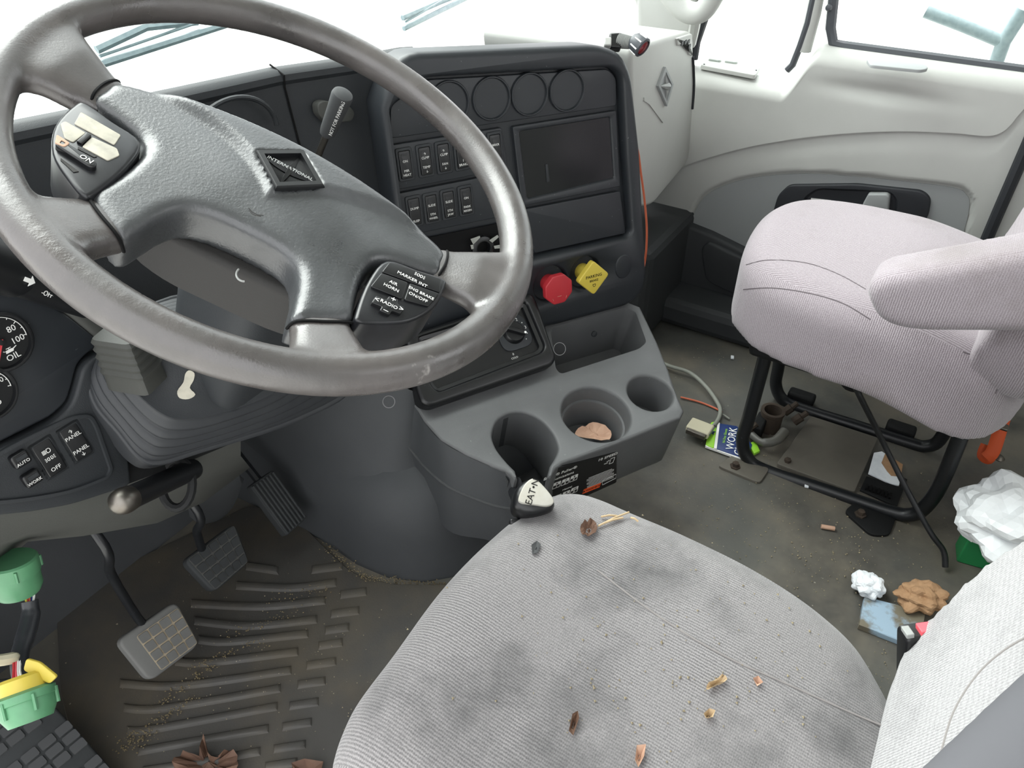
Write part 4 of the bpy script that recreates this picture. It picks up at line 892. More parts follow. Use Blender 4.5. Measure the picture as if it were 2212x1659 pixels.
# ------------------------------------------------------------------ steering column, boot, stalk
sc_ = thing('steering_column', 'grey steering column shroud with ribbed rubber boot under the wheel', 'steering column', WC-WN*.36)
ax = [WC-WN*s for s in (0, .06, .10, .16, .22, .28, .34, .42)]
CP = Pl(WC, (1, 0, 0), np.cross(WN, A(1, 0, 0)))
def cring(s, w, h_, dy=0): return [WC-WN*s+CP.e*(q[0])+CP.u*(q[1]+dy) for q in rpoly(rect(0, 0, w, h_), min(w, h_)*.32, 5)]
build('shroud', loft([cring(.055, .105, .09), cring(.10, .115, .10), cring(.17, .12, .105), cring(.25, .11, .10), cring(.31, .10, .09)]), M['dash'], sc_, ang=50)
# boot: folded rubber, from a wide flange at the fascia to the shroud
BPn = nrm(A(0, -.82, .57)); 
BP = Pl(U(300, 985, y=.655), (1, 0, 0), np.cross(BPn, A(1, 0, 0)))
base = catm(BP.pix([(202, 800), (205, 868), (255, 930), (300, 984), (342, 998), (430, 972), (640, 905), (760, 830), (700, 720), (450, 640), (280, 690)]), 5, True)
BT = BP.up(.075)
topr = catm(BT.pix([(250, 760), (262, 800), (300, 852), (350, 893), (395, 905), (470, 895), (590, 850), (640, 790), (600, 720), (450, 680), (300, 700)]), 5, True)
n_ = 31; rings = []
for k in range(n_):
    t = k/(n_-1); bul = .0055*math.sin(2*math.pi*t*5)*min(1, 6*t, 6*(1-t))
    ringk = [(1-t)*BP.P(*p)+t*BT.P(*q) for p, q in zip(base, topr)]
    cc = np.mean(ringk, 0); rings.append([p+nrm(p-cc)*bul for p in ringk])
boo = build('boot', loft(rings, cap=False), M['boot'], sc_, ang=0); boo.data.shade_smooth()
build('boot_flange', slab(BP.up(.004), offs(base, .004) if area2(base) > 0 else offs(base, -.004), [(base, [(-.004, 0), (-.004, -.003)])], prof=rprof(.003, .03)), M['boot'], sc_, ang=60)
lowc = build('lower_cover', loft([[p for p in rings[-1]], [p*.75+(WC-WN*.26)*.25 for p in rings[-1]], [p*.35+(WC-WN*.20)*.65 for p in rings[-1]]]), M['dash'], sc_, ang=60)
# grey ribbed lever cover on the left of the column
L0, L1 = U(256, 722, d=.82), U(298, 826, d=.85)
ld = nrm(L1-L0); le = nrm(CR*.85-CU*.35); le = nrm(le-ld*(le@ld)); lf = np.cross(ld, le)
rg = []
for k in range(15):
    t = k/14; w = .021+.003*t; q = .014+.004*t
    g = 1+(.10 if (k % 2 and k < 10) else 0); c = L0+(L1-L0)*t
    rg.append([c+le*w*g*x+lf*q*g*y for x, y in rpoly([(-1, -1), (1, -1), (1, 1), (-1, 1)], .35, 3)])
build('lever_cover', loft(rg), M['levergrey'], sc_, ang=30)
# peeled paint scar on the cover
sp = [(408, 800), (420, 806), (418, 822), (410, 838), (422, 852), (408, 862), (388, 860), (383, 845), (396, 826), (400, 808)]
bpy.context.view_layer.update()
scar = [U(*p, d=cast(*p, [lowc, boo])-.002) for p in catm(sp, 3, True)]
build('paint_scar', loft([scar, [p+ray(405, 830)*.004 for p in scar]]), M['worn'], sc_)
stk = thing('turn_signal_stalk', 'black multifunction stalk with white arrow markings at the left edge', 'stalk', U(-40, 600, d=.80))
S0, S1, S2 = U(-70, 548, d=.78), U(38, 590, d=.82), U(190, 652, d=.88)
build('grip', tube([S0, S0*.5+S1*.5, S1-nrm(S1-S0)*.004, S1], [.0235, .0235, .0235, .0215], 24), M['black'], stk)
build('collar', tube([S1, S1*.4+S2*.6, S2], [.0205, .019, .017], 24), M['black'], stk)
dsx = nrm(S1-S0); dsn = nrm(-ray(60, 600)+dsx*(ray(60, 600)@dsx)); SPn = Pl(S1+dsn*.0205, dsx, np.cross(dsn, dsx))
SPg = SPn.up(.0034)
build('lettering', [slab(SPg, [(-.017, -.0045), (-.010, -.0045), (-.010, -.0075), (-.004, -.0025), (-.010, .0025), (-.010, -.0005), (-.017, -.0005)], prof=[(0, 0), (0, -.0004)]), text(SPn, 'm', .013, .006, .012, rot=-1.57), text(SPn, '-OFF', .018, -.008, .007)], M['white'], stk)

# ------------------------------------------------------------------ hand valve "NOT FOR PARKING"
hvt = thing('trailer_brake_lever', 'slim grey hand lever reading NOT FOR PARKING behind the wheel', 'lever', U(690, 330, y=.78))
H0, H1, H2 = U(688, 335, y=.775), U(708, 285, y=.752), U(742, 200, y=.715)
build('rod', tube([H0, H1], .0048, 12), M['steel'], hvt)
hd_ = nrm(H2-H1)
build('grip', tube([H1-hd_*.004, H1, H1+hd_*.004, H1+hd_*(np.linalg.norm(H2-H1)*.55), H2-hd_*.006, H2-hd_*.002, H2], [.0095, .0105, .011, .0125, .0142, .0130, .009], 24), M['cupin'], hvt)
hn = nrm(-ray(725, 250)+hd_*(ray(725, 250)@hd_)); HL = Pl((H1+H2)/2+hn*.0135, hd_, np.cross(hn, hd_))
build('lettering', [text(HL, 'NOT FOR PARKING', .002, -.0045, .0066, h=.0)], M['ink'], hvt)

# ------------------------------------------------------------------ gear lever
gk = thing('gear_shift_lever', 'black gear lever knob with silver shield plate beside the driver seat', 'gear lever', A(.78, .47, .04))
kc = U(1155, 1072, d=.93); KN = nrm(A(-.45, -.42, 1.0)); KE = nrm(CR-KN*(CR@KN))
KP = Pl(kc, KE, np.cross(KN, KE))
ko = catm(KP.pix([(1110, 1096), (1112, 1062), (1126, 1042), (1150, 1033), (1172, 1046), (1190, 1066), (1200, 1092), (1180, 1106), (1140, 1112)]), 4, True)
build('knob', remesh(slab(KP.up(.004), ko, prof=rprof(.010, .045, 4)), .003, 4), M['black'], gk, ang=0).data.shade_smooth()
kt = catm(KP.pix([(1119, 1078), (1130, 1052), (1146, 1038), (1160, 1042), (1186, 1070), (1194, 1088), (1180, 1096), (1150, 1093), (1124, 1089)]), 4, True)
kpl = build('shield_plate', slab(KP.up(.0095), kt, prof=rprof(.0015, .008)), M['plateknob'], gk)
ea = KP.at(1148, 1066)
build('lettering', [text(KP, 'EAT\u2022N', ea[0], ea[1], .0115, rot=math.radians(72), h=.0098)], M['blackink'], kpl)
build('range_flipper', slab(KP.up(-.030), rpoly(KP.pix([(1106, 1110), (1140, 1108), (1142, 1130), (1136, 1132), (1108, 1122)]), .003), prof=rprof(.002, .012)), M['black'], gk)
build('stick', tube(catm([kc-KN*.03, kc+A(.02, .02, -.09), A(.76, .47, .20), A(.78, .49, .03)], 6), .010, 12), M['tubeblack'], gk)

# ------------------------------------------------------------------ pedals
def pedal(name, label, corners, z, tilt, nx, ny, armpts, mtl, gm_, cat='pedal', rng=(.04, .96, .06, .96)):
    c = np.mean([U(*p, z=z) for p in corners], 0)
    pl = Pl(c, (1, 0, 0), (0, math.cos(tilt), math.sin(tilt)))
    t = thing(name, label, cat, c-A(0, 0, .02))
    q = rpoly(pl.pix(corners), .014, 5)
    pad = build('pad', slab(pl.up(.006), q, prof=rprof(.004, .022)), M[mtl], t)
    ab = np.array(q); a0, a1, b0, b1 = ab[:, 0].min(), ab[:, 0].max(), ab[:, 1].min(), ab[:, 1].max()
    cc = pl.pix(corners)
    def qp(u, v): return (1-u)*(1-v)*A(*cc[0])+u*(1-v)*A(*cc[1])+u*v*A(*cc[2])+(1-u)*v*A(*cc[3])
    ul, uh, vl, vh = rng
    build('tread_dust', slab(pl.up(.0068), rpoly([qp(ul, vl), qp(uh, vl), qp(uh, vh), qp(ul, vh)], .004), prof=[(0, 0), (0, -.002)]), M[gm_], pad)
    for i in range(nx):
        for j in range(ny):
            u0, u1, v0, v1 = ul+(uh-ul)*i/nx, ul+(uh-ul)*(i+1)/nx, vl+(vh-vl)*j/ny, vl+(vh-vl)*(j+1)/ny
            cell = [qp(u0, v0), qp(u1, v0), qp(u1, v1), qp(u0, v1)]; m_ = np.mean(cell, 0); cell = [m_+(p-m_)*.82 for p in cell]
            build('tread_block', slab(pl.up(.0088), rpoly(cell, .001, 1), prof=[(0, 0), (.0006, -.0036)]), M[mtl], pad)
    build('arm', tube(catm([A(*p) if len(p) == 3 else p for p in armpts(c, pl)], 6), .0065, 10), M['tubeblack'], t)
    return t
pedal('clutch_pedal', 'grey rubber clutch pedal with a dusty tread grid, nearest of the pedals', [(322, 1474), (250, 1385), (378, 1298), (430, 1392)], .10, .80, 4, 4, lambda c, pl: [pl.P(*pl.at(325, 1350), -.016), U(298, 1335, z=.145), U(240, 1240, z=.26), U(205, 1150, z=.36), A(.30, 1.05, .5)], 'pedal', 'groove', rng=(.05, .86, .24, .97))
pedal('brake_pedal', 'dark rubber brake pedal with square tread, between clutch and accelerator', [(460, 1282), (394, 1212), (505, 1130), (537, 1215)], .12, .80, 4, 5, lambda c, pl: [pl.P(*pl.at(445, 1190), -.016), U(425, 1150, z=.22), U(410, 1080, z=.30), A(.40, 1.0, .5)], 'pedaldark', 'groovedark')
apx = [(620, 1158), (540, 1050), (590, 1015), (664, 1118)]
cA = np.mean([U(*p, z=.12) for p in apx], 0); aplane = Pl(cA, (1, 0, 0), (0, math.cos(.85), math.sin(.85)))
acc = thing('accelerator_pedal', 'black ribbed accelerator pedal beside the engine tunnel', 'pedal', cA-A(0, 0, .03))
aq = aplane.pix(apx)
apad = build('pad', slab(aplane, rpoly(aq, .006), prof=rprof(.003, .02)), M['pedaldark'], acc)
for k in range(7):
    t = (k+.5)/7; p0 = A(*aq[0])*(1-t)+A(*aq[3])*t; p1 = A(*aq[1])*(1-t)+A(*aq[2])*t
    build('rib', tube([aplane.P(*(p0*.97+p1*.03), .001), aplane.P(*(p0*.03+p1*.97), .001)], .0028, 8), M['pedaldark'], apad)
build('arm', tube([aplane.P(0, .02, -.012), A(.62, 1.08, .25)], .008, 8), M['tubeblack'], acc)
cov = thing('column_joint_cover', 'dark flared plastic cover of the steering shaft above the brake pedal', 'cover', A(.46, .98, .2))
build('cover', loft([[U(*p, y=yy) for p in pts] for pts, yy in (([(400, 1050), (470, 1030), (540, 1000), (545, 1010), (480, 1060), (410, 1075)], .80), ([(395, 1085), (470, 1060), (520, 1040), (525, 1070), (480, 1100), (405, 1105)], .84), ([(400, 1135), (450, 1125), (495, 1110), (500, 1118), (455, 1150), (420, 1140)], .90))]), M['tunnel'], cov, ang=60, sub=1)
tlv = thing('column_tilt_handle', 'black rod handle with rounded silver tip below the boot', 'handle', U(330, 1060, y=.66))
T0, T1 = U(398, 1022, y=.665), U(262, 1084, y=.62)
td = nrm(T1-T0)
build('rod', tube([T0-td*.02, T0, T0+(T1-T0)*.5, T1-td*.012], .0125, 18), M['black'], tlv)
build('tip', tube([T1-td*.014, T1-td*.004, T1+td*.004, T1+td*.009, T1+td*.011], [.0135, .0142, .0125, .008, .001], 18), M['steel'], tlv)
bc = U(382, 1045, y=.67)
build('bracket', tube([bc+.026*(math.cos(t)*CR*.7+math.sin(t)*CU*1.1) for t in np.linspace(0, 2*math.pi, 22)[:-1]], .0055, 8, closed=True), M['blackmatte'], tlv)
# ------------------------------------------------------------------ passenger side of the dash
pd = thing('passenger_dash', 'light grey moulded passenger dash end with a diamond emblem', 'dashboard', (1.5, .62, .45))
DP_ = Pl((1.3, .585, 0), (1, .06, 0), (0, 0, 1))
pdo = DP_.pix([(1340, 100), (1420, 77), (1479, 64), (1481, 200), (1472, 345), (1392, 440), (1352, 448)])
bod = build('body', slab(DP_.up(.02), rpoly(pdo, [.03, .0, .03, 0, .04, .03, .02]), prof=rprof(.010, .30, 5)), M['lightgrey'], pd, ang=60)
# raised side cheek with vent slots
build('top_cheek', slab(DP_.up(.024), rpoly(DP_.pix([(1438, 80), (1472, 70), (1474, 118), (1466, 116), (1462, 92), (1440, 96)]), .004), prof=rprof(.003, .006)), M['lightgrey'], bod)
for q in ((1449, 90), (1456, 88), (1463, 87), (1465, 97)):
    a, b = DP_.at(*q); build('vent_slot', slab(DP_.up(.0255), rpoly(rect(a, b, .014, .008), .002), prof=[(0, 0), (0, -.002)]), M['seal'], bod)
build('cheek_edge', tube(DP_.P(0, 0)*0+[DP_.P(*DP_.at(*p), .022) for p in catm([(1476, 120), (1479, 180), (1476, 232)], 5)], .003, 8), M['seal'], bod)
# emblem
ef = DP_.pix([(1412, 141), (1430, 178), (1416, 226), (1396, 182)])
eb = build('emblem_frame', slab(DP_.up(.026), ef, [([np.mean(ef, 0)+(A(*p)-np.mean(ef, 0))*.74 for p in ef], [(0, 0), (-.0005, -.003)])], prof=rprof(.001, .008)), M['doorpocket'], pd)
em_ = np.mean(ef, 0); q = [em_+(A(*p)-em_)*.66 for p in ef]
build('emblem_star', [tube([DP_.P(*q[1], .024), DP_.P(*em_, .027), DP_.P(*q[3], .024)], [.001, .008, .001], 6), tube([DP_.P(*q[0], .024), DP_.P(*em_, .025), DP_.P(*q[2], .024)], [.001, .006, .001], 6)], M['ledtrim'], eb)
build('chevron_step', slab(DP_.up(.0225), DP_.pix([(1368, 207), (1384, 212), (1412, 248), (1411, 262), (1380, 222), (1368, 214)]), prof=[(0, 0), (0, -.004)]), M['lightgrey'], bod)
# pillar grab handle
gh = thing('pillar_grab_handle', 'white grab handle on the passenger side windscreen pillar', 'handle', U(1500, 20, x=1.72))
build('bar', tube(catm([U(1420, -60, x=1.70), U(1452, -5, x=1.70), U(1485, 26, x=1.70), U(1520, 22, x=1.70), U(1552, -30, x=1.70)], 6), .022, 14), M['lightgrey'], gh)
build('base', tube([U(1505, 30, x=1.71), U(1500, 60, x=1.75), U(1492, 95, x=1.78)], .012, 8), M['lightgrey'], gh)
# ribbed lamp on the dash corner
lm = thing('gooseneck_lamp', 'small black ribbed gooseneck lamp with red lens on the dash corner', 'lamp', U(1330, 105, y=.585))
g0 = U(1328, 92, y=.575)
build('clip', boxv(g0, CR*.010, CD*.010, CU*.013), M['black'], lm, bev=.003)
build('foot', boxv(U(1312, 93, y=.58), CR*.006, CD*.008, CU*.007), M['lightgrey'], lm, bev=.002)
n0, n1 = U(1336, 88, y=.57), U(1372, 94, y=.54)
rr = []; pts = []
for k in range(25):
    pts.append(n0+(n1-n0)*k/24); rr.append(.0115-.003*k/24+(.0012 if k % 2 else -.0008))
build('ribbed_neck', tube(pts, rr, 16), M['ledtrim'], lm, ang=20)
hd0 = U(1378, 94, y=.535); hdir = nrm(A(-.15, -.75, -.35))
hh = build('head', lathe(hd0-hdir*.012, hdir, [(.010, 0), (.0155, .006), (.0165, .018), (.0165, .024), (.0135, .026), (.013, .021), (.0005, .020)], 28), M['frame'], lm)
build('lens', lathe(hd0+hdir*.0095, hdir, [(.0128, 0), (.011, .003), (.0005, .005)], 24), M['redlens'], hh)
for k in range(8):
    t = 2*math.pi*k/8; s1 = nrm(np.cross(hdir, A(0, 0, 1))); s2 = np.cross(hdir, s1); d_ = math.cos(t)*s1+math.sin(t)*s2
    build('cooling_fin', tube([hd0-hdir*.004+d_*.0155, hd0+hdir*.010+d_*.0168], .0014, 5), M['white'], hh)
ow = build('orange_wire', tube(catm([panel.hit(1370, 312), U(1378, 326, y=.53), U(1384, 370, y=.525), U(1392, 430, y=.515), U(1397, 490, y=.505), U(1396, 540, y=.50), U(1391, 575, y=.50), panel.hit(1383, 606)], 6), .0022, 8), M['orange'])
tag(ow, 'thin orange wire hanging along the right edge of the centre panel', 'wire')
# ------------------------------------------------------------------ wipers, mirror, tree outside
WSn = nrm(A(0, .615, .44)); WS = Pl(A(.93, 1.06, 1.145)+WSn*.03, (1, 0, 0), (0, -.44, .615))
if WS.n[1] < 0: WS = Pl(WS.o, -WS.e, WS.u)
def wiper(label, blade, armp):
    t = thing('wiper', label, 'wiper', WS.hit(*armp[0]), 'windscreen wipers')
    build('blade', tube([WS.hit(*p) for p in blade], .007, 6), M['outside'], t)
    build('arm', tube([WS.hit(*p)+WSn*.02 for p in armp], .008, 6), M['outside'], t)
    build('spine', tube([WS.hit(*p)+WSn*.012 for p in [(blade[0][0]+10, blade[0][1]-8), (blade[1][0]-10, blade[1][1]-12)]], .003, 6), M['outside'], t)
wiper('dark wiper blade seen through the upper opening of the steering wheel', [(215, 140), (560, 30)], [(225, 125), (330, 75), (440, 62)])
wiper('faint wiper blade leading up to the top edge above the centre panel', [(872, 62), (1040, -20)], [(880, 50), (960, 15), (1010, -5)])
mr_ = thing('door_mirror', 'large dark mirror housing outside the passenger window', 'mirror', A(2.25, -.02, .5))
build('arm', tube([U(2000, 25, x=2.2), U(2080, 55, x=2.2), U(2160, 88, x=2.2)], .014, 10), M['outside'], mr_)
build('bracket', tube([U(2150, 140, x=2.2), U(2168, 90, x=2.2), U(2212, 20, x=2.2)], .016, 10), M['outside'], mr_)
build('housing', remesh([bx(2.19, 2.27, -.30, -.08, .55, 1.1)], .015, 6), M['frame'], mr_)
# ------------------------------------------------------------------ driver floor mat with ribs
MZ = .006
mpl = Pl((0, 0, MZ), (1, 0, 0), (0, 1, 0))
fm = thing('floor_mat', 'worn black rubber driver floor mat with long raised ribs', 'floor mat', (.4, .75, 0))
mo = rpoly([U(*p, z=MZ)[:2] for p in [(120, 1290), (540, 1090), (640, 1120), (700, 1180), (760, 1236), (850, 1262), (960, 1262), (1010, 1256), (1000, 1500), (900, 1760), (200, 1760), (130, 1500)]], .02)
build('base', slab(mpl, mo, prof=rprof(.002, .006)), M['mat'], fm)
ribs = [[(533, 1222), (600, 1232)], [(675, 1230), (738, 1222)], [(511, 1264), (630, 1269), (725, 1258)], [(414, 1303), (567, 1309), (701, 1296)], [(421, 1340), (541, 1351), (683, 1337)], [(430, 1381), (496, 1385), (664, 1368)], [(380, 1428), (448, 1430), (642, 1407)], [(261, 1475), (392, 1480), (627, 1447)], [(269, 1528), (354, 1529), (604, 1486)], [(276, 1577), (336, 1573), (597, 1525)], [(300, 1622), (410, 1602), (578, 1573)], [(310, 1664), (450, 1642), (560, 1622)],
        [(737, 1284), (790, 1277)], [(716, 1326), (774, 1318)], [(704, 1361), (752, 1354)], [(690, 1394), (738, 1387)], [(664, 1437), (724, 1428)], [(645, 1478), (701, 1470)], [(627, 1524), (686, 1515)], [(612, 1569), (671, 1559)], [(593, 1617), (658, 1607)], [(575, 1655), (640, 1645)]]
for rb in ribs:
    up = [U(x, y-6, z=MZ)[:2] for x, y in rb]; lo = [U(x, y+8, z=MZ)[:2] for x, y in rb]
    if len(rb) == 3: up = catm(up, 4); lo = catm(lo, 4)
    build('rib', slab(mpl.up(.0045), lo+up[::-1], prof=[(-.002, 0), (-.0005, -.001), (.002, -.0046)]), M['mat'], fm, ang=50)
# dead pedal with square tread
dpz = .09
dq_ = [(-260, 1700), (-160, 1470), (40, 1440), (112, 1520), (250, 1680)]
dpp = Pl(U(60, 1590, z=dpz), (1, 0, 0), (0, .94, .34))
dpd = thing('foot_rest', 'dark grey foot rest with square tread blocks in the lower left corner', 'foot rest', U(60, 1640, z=0))
do_ = dpp.pix([(-120, 1480), (30, 1462), (115, 1521), (260, 1680), (200, 1800), (-120, 1800)])
pad_ = build('pad', slab(dpp, rpoly(do_, .01), prof=rprof(.004, .03)), M['pedaldark'], dpd)
c0 = A(*dpp.at(40, 1530)); ua = A(*dpp.at(150, 1659))-c0; ua = ua/np.linalg.norm(ua); ub = A(-ua[1], ua[0])
doi = offs(do_, -.012) if area2(do_) > 0 else offs(do_, .012)
for i in range(-10, 12):
    for j in range(-7, 8):
        if (i % 4 == 3): continue
        w_ = .0062 if (j % 3) else .0085
        p = c0+ua*(i*.0165)+ub*(j*.0235)
        cell = [p+ua*x*.0066+ub*y*.0098 for x, y in ((-1, -1), (1, -1), (1, 1), (-1, 1))]
        if all(inpoly(q, do_) for q in cell): build('tread_block', slab(dpp.up(.0022), rpoly(cell, .0015, 1), prof=[(0, 0), (.0006, -.003)]), M['treadgrey'], pad_)
# ------------------------------------------------------------------ green diagnostic plugs and harness, lower left
def frame(ax_):
    ax_ = nrm(ax_); s1 = nrm(np.cross(ax_, A(0, 0, 1) if abs(ax_[2]) < .9 else A(1, 0, 0))); return ax_, s1, np.cross(ax_, s1)
d1 = thing('diagnostic_plug', 'green round connector tucked under the dash edge, upper of two', 'connector', U(35, 1265, d=1.0), 'green round plugs')
p0, p1 = U(22, 1208, d=1.0), U(42, 1282, d=1.02)
ad = nrm(p1-p0); LL = np.linalg.norm(p1-p0)
build('body', lathe(p0, ad, [(.024, 0), (.026, .002), (.026, LL*.4), (.0245, LL*.42), (.0245, LL*.8), (.021, LL*.96), (.012, LL), (.0005, LL)], 28), M['green'], d1, ang=35)
ax_, s1, s2 = frame(ad)
for k in range(5):
    t = k*1.2+.3; build('lug', tube([p0+ad*LL*.1+(math.cos(t)*s1+math.sin(t)*s2)*.0262, p0+ad*LL*.38+(math.cos(t)*s1+math.sin(t)*s2)*.0262], .0018, 6), M['green'], d1)
hn_ = thing('plug_harness', 'black taped cable joining the two green plugs', 'cable', U(60, 1400, d=1.0))
hp = [U(64, 1298, d=1.02), U(66, 1330, d=1.02), U(55, 1375, d=1.01), U(44, 1410, d=1.0), U(42, 1440, d=.99), U(48, 1470, d=.98)]
build('sleeve', tube(catm(hp, 6), [.0085]*5+[.0095]*10+[.0088]*11+[.0088]*5, 12), M['cable'], hn_)
for (k, cm) in ((0, 'yellow'), (1, 'red'), (2, 'orange'), (3, 'navy'), (4, 'white')):
    build('wire', tube(catm([U(52+5*k, 1272, d=1.02), U(55+4.5*k, 1288, d=1.018), U(58+3*k, 1304, d=1.016)], 4), .0014, 6), M[cm], hn_)
for (k, cm) in ((0, 'red'), (1, 'pink'), (2, 'white'), (3, 'white')):
    build('wire', tube(catm([U(30+5*k, 1418, d=.99), U(30+4*k, 1450, d=.975), U(28+8*k, 1478, d=.965)], 4), .0015, 6), M[cm], hn_)
build('tail', tube(catm([U(-60, 1425, d=.97), U(-10, 1427, d=.98), U(25, 1422, d=.985), U(38, 1416, d=.99)], 4), [.006]*9+[.006, .005, .004, .003], 8), M['connector'], hn_)
d2 = thing('diagnostic_plug', 'green round connector with yellow collar hanging above the foot rest', 'connector', U(60, 1520, d=.96), 'green round plugs')
q0, q1 = U(46, 1466, d=.97), U(64, 1545, d=.97); ad = nrm(q1-q0); LL = np.linalg.norm(q1-q0)
build('body', lathe(q0+ad*.012, ad, [(.022, 0), (.0275, .003), (.0275, LL*.28), (.026, LL*.30), (.026, LL*.55), (.020, LL*.85), (.0005, LL*.87)], 28), M['green'], d2, ang=35)
build('collar', lathe(q0, ad, [(.018, -.003), (.0215, 0), (.0225, .014), (.019, .017), (.012, .017)], 28), M['yellow'], d2)
build('flap', slab(Pl(U(88, 1456, d=.955), CR*.9-CU*.4, CU), rpoly([(-.018, -.004), (.012, -.006), (.016, .004), (-.006, .010), (-.020, .008)], .003), prof=rprof(.001, .003)), M['yellow'], d2)
ax_, s1, s2 = frame(ad)
for k in range(6):
    t = k*1.05; build('lug', tube([q0+ad*.018+(math.cos(t)*s1+math.sin(t)*s2)*.0275, q0+ad*.034+(math.cos(t)*s1+math.sin(t)*s2)*.027], .002, 6), M['green'], d2)

# ------------------------------------------------------------------ loose things on the passenger floor
gc = thing('serial_cable', 'grey computer cable with a wide metal plug on the passenger floor', 'cable', U(1530, 930, z=0))
build('cable', tube(catm([U(1400, 770, z=.02), U(1445, 790, z=.02), U(1490, 805, z=.018), U(1525, 835, z=.015), U(1550, 870, z=.012), U(1556, 890, z=.012), U(1548, 912, z=.012), U(1530, 930, z=.014)], 6), .0048, 10), M['greycable'], gc)
cpl_ = [U(*p, z=.03) for p in [(1488, 925), (1524, 901), (1528, 908), (1524, 930), (1500, 950), (1492, 945)]]
cdir = nrm(U(1500, 955, z=.01)-U(1528, 915, z=.01))
pb_ = U(1512, 925, z=.022)
build('plug_body', boxv(pb_, cdir*.019, np.cross(cdir, A(0, 0, 1))*.026, A(0, 0, .0075)), M['connector'], gc, bev=.003)
build('plug_shell', boxv(pb_+cdir*.021, cdir*.006, np.cross(cdir, A(0, 0, 1))*.022, A(0, 0, .0055)), M['steel'], gc, bev=.001)
for s in (-1, 1):
    build('thumb_screw', tube([pb_+np.cross(cdir, A(0, 0, 1))*.024*s-cdir*.024, pb_+np.cross(cdir, A(0, 0, 1))*.024*s+cdir*.012], .003, 8), M['chrome'], gc)
rw = build('red_striped_wire', tube(catm([U(1470, 858, z=.005), U(1510, 868, z=.004), U(1545, 882, z=.004), U(1560, 890, z=.006)], 6), .0022, 8), M['orange']); tag(rw, 'short red and white striped wire beside the grey cable', 'wire')
ww = build('bare_wire_end', tube([U(1556, 892, z=.008), U(1566, 898, z=.006), U(1576, 905, z=.004)], .0022, 8), M['greycable']); tag(ww, 'stub of pale wire at the end of the striped wire', 'wire')
gp_ = Pl(U(1572, 950, z=.009), U(1600, 985, z=.009)-U(1545, 960, z=.009), (0, 1, .0))
pk = thing('glove_packet', 'lime and navy work glove packet under the seat frame', 'packet', U(1572, 950, z=0))
GP = Pl(U(1572, 950, z=.010), (0, -1, 0), (1, 0, 0))
if GP.n[2] < 0: GP = Pl(GP.o, -GP.e, GP.u)
def gpoly(pts): return GP.pix(pts)
build('lime_header', slab(GP, rpoly(gpoly([(1524, 960), (1536, 912), (1546, 910), (1548, 926), (1542, 968)]), .004), prof=rprof(.001, .008)), M['lime'], pk)
build('navy_card', slab(GP, gpoly([(1545, 968), (1552, 914), (1592, 920), (1625, 960), (1615, 992)]), prof=rprof(.001, .008)), M['navy'], pk)
build('white_rule', slab(GP.up(.0008), gpoly([(1542, 968), (1550, 913), (1555, 914), (1548, 970)]), prof=[(0, 0), (0, -.001)]), M['white'], pk)
build('white_edge', slab(GP.up(-.002), gpoly([(1524, 962), (1526, 956), (1612, 988), (1616, 995)]), prof=[(0, 0), (0, -.005)]), M['white'], pk)
tr = math.radians(62)
w1 = GP.at(1581, 948); w2 = GP.at(1597, 968); w3 = GP.at(1566, 942)
aw_ = GP.at(1578, 965); bw_ = GP.at(1585, 925); trot = math.atan2(bw_[1]-aw_[1], bw_[0]-aw_[0])
build('lettering', [text(GP, 'WORK', w1[0], w1[1], .024, rot=trot, h=.001), text(GP, 'GLO', w2[0], w2[1], .024, rot=trot, h=.001)], M['white'], pk)
build('lime_print', [text(GP, 'Hi-Dex Gloves', w3[0], w3[1], .008, rot=trot, h=.001)], M['lime'], pk)
st_ = GP.at(1538, 934)
build('star_print', slab(GP.up(.0008), [(st_[0]+(.009 if k % 2 else .004)*math.cos(k*math.pi/4), st_[1]+(.009 if k % 2 else .004)*math.sin(k*math.pi/4)) for k in range(8)], prof=[(0, 0), (0, -.0005)]), M['navy'], pk)
build('lime_tail', slab(GP.up(-.002), gpoly([(1618, 958), (1632, 948), (1642, 972), (1630, 978)]), prof=rprof(.0008, .006)), M['lime'], pk)
fp = build('floor_plate', slab(Pl((0, 0, .010), (1, 0, 0), (0, 1, 0)), rpoly([U(*p, z=.01)[:2] for p in [(1678, 1001), (1752, 898), (1897, 945), (1846, 1062)]], .006), prof=rprof(.0015, .010)), M['plate']); tag(fp, 'square brown-grey cover plate on the floor inside the seat frame', 'plate')
tc_ = thing('torn_card', 'torn white and brown card beside the floor plate', 'card', U(1915, 1015, z=0))
TZ = Pl((0, 0, .006), (1, 0, 0), (0, 1, 0))
build('white_sheet', slab(TZ, [U(*p, z=.006)[:2] for p in [(1876, 1022), (1888, 978), (1905, 975), (1950, 1005), (1942, 1048), (1925, 1045)]], prof=[(0, 0), (0, -.003)]), M['paper'], tc_)
build('brown_layer', slab(TZ.up(.0012), [U(*p, z=.006)[:2] for p in [(1904, 1000), (1912, 980), (1950, 1004), (1946, 1030), (1925, 1028), (1916, 1018)]], prof=[(0, 0), (0, -.001)]), M['brownpaper'], tc_)
vg = thing('floor_vent_grille', 'black slotted floor grille at the rear of the seat frame', 'grille', U(1900, 1070, z=0))
build('plate', slab(TZ.up(-.001), [U(*p, z=.005)[:2] for p in [(1858, 1058), (1872, 1028), (1945, 1052), (1950, 1030), (1960, 1035), (1938, 1094)]], prof=rprof(.001, .004)), M['blackmatte'], vg)
for k in range(7):
    q = U(1872+8.5*k, 1052+3.2*k, z=.007); build('slat', boxv(q, A(.008, 0, 0), A(0, .0018, 0), A(0, 0, .0025)), M['void'], vg)
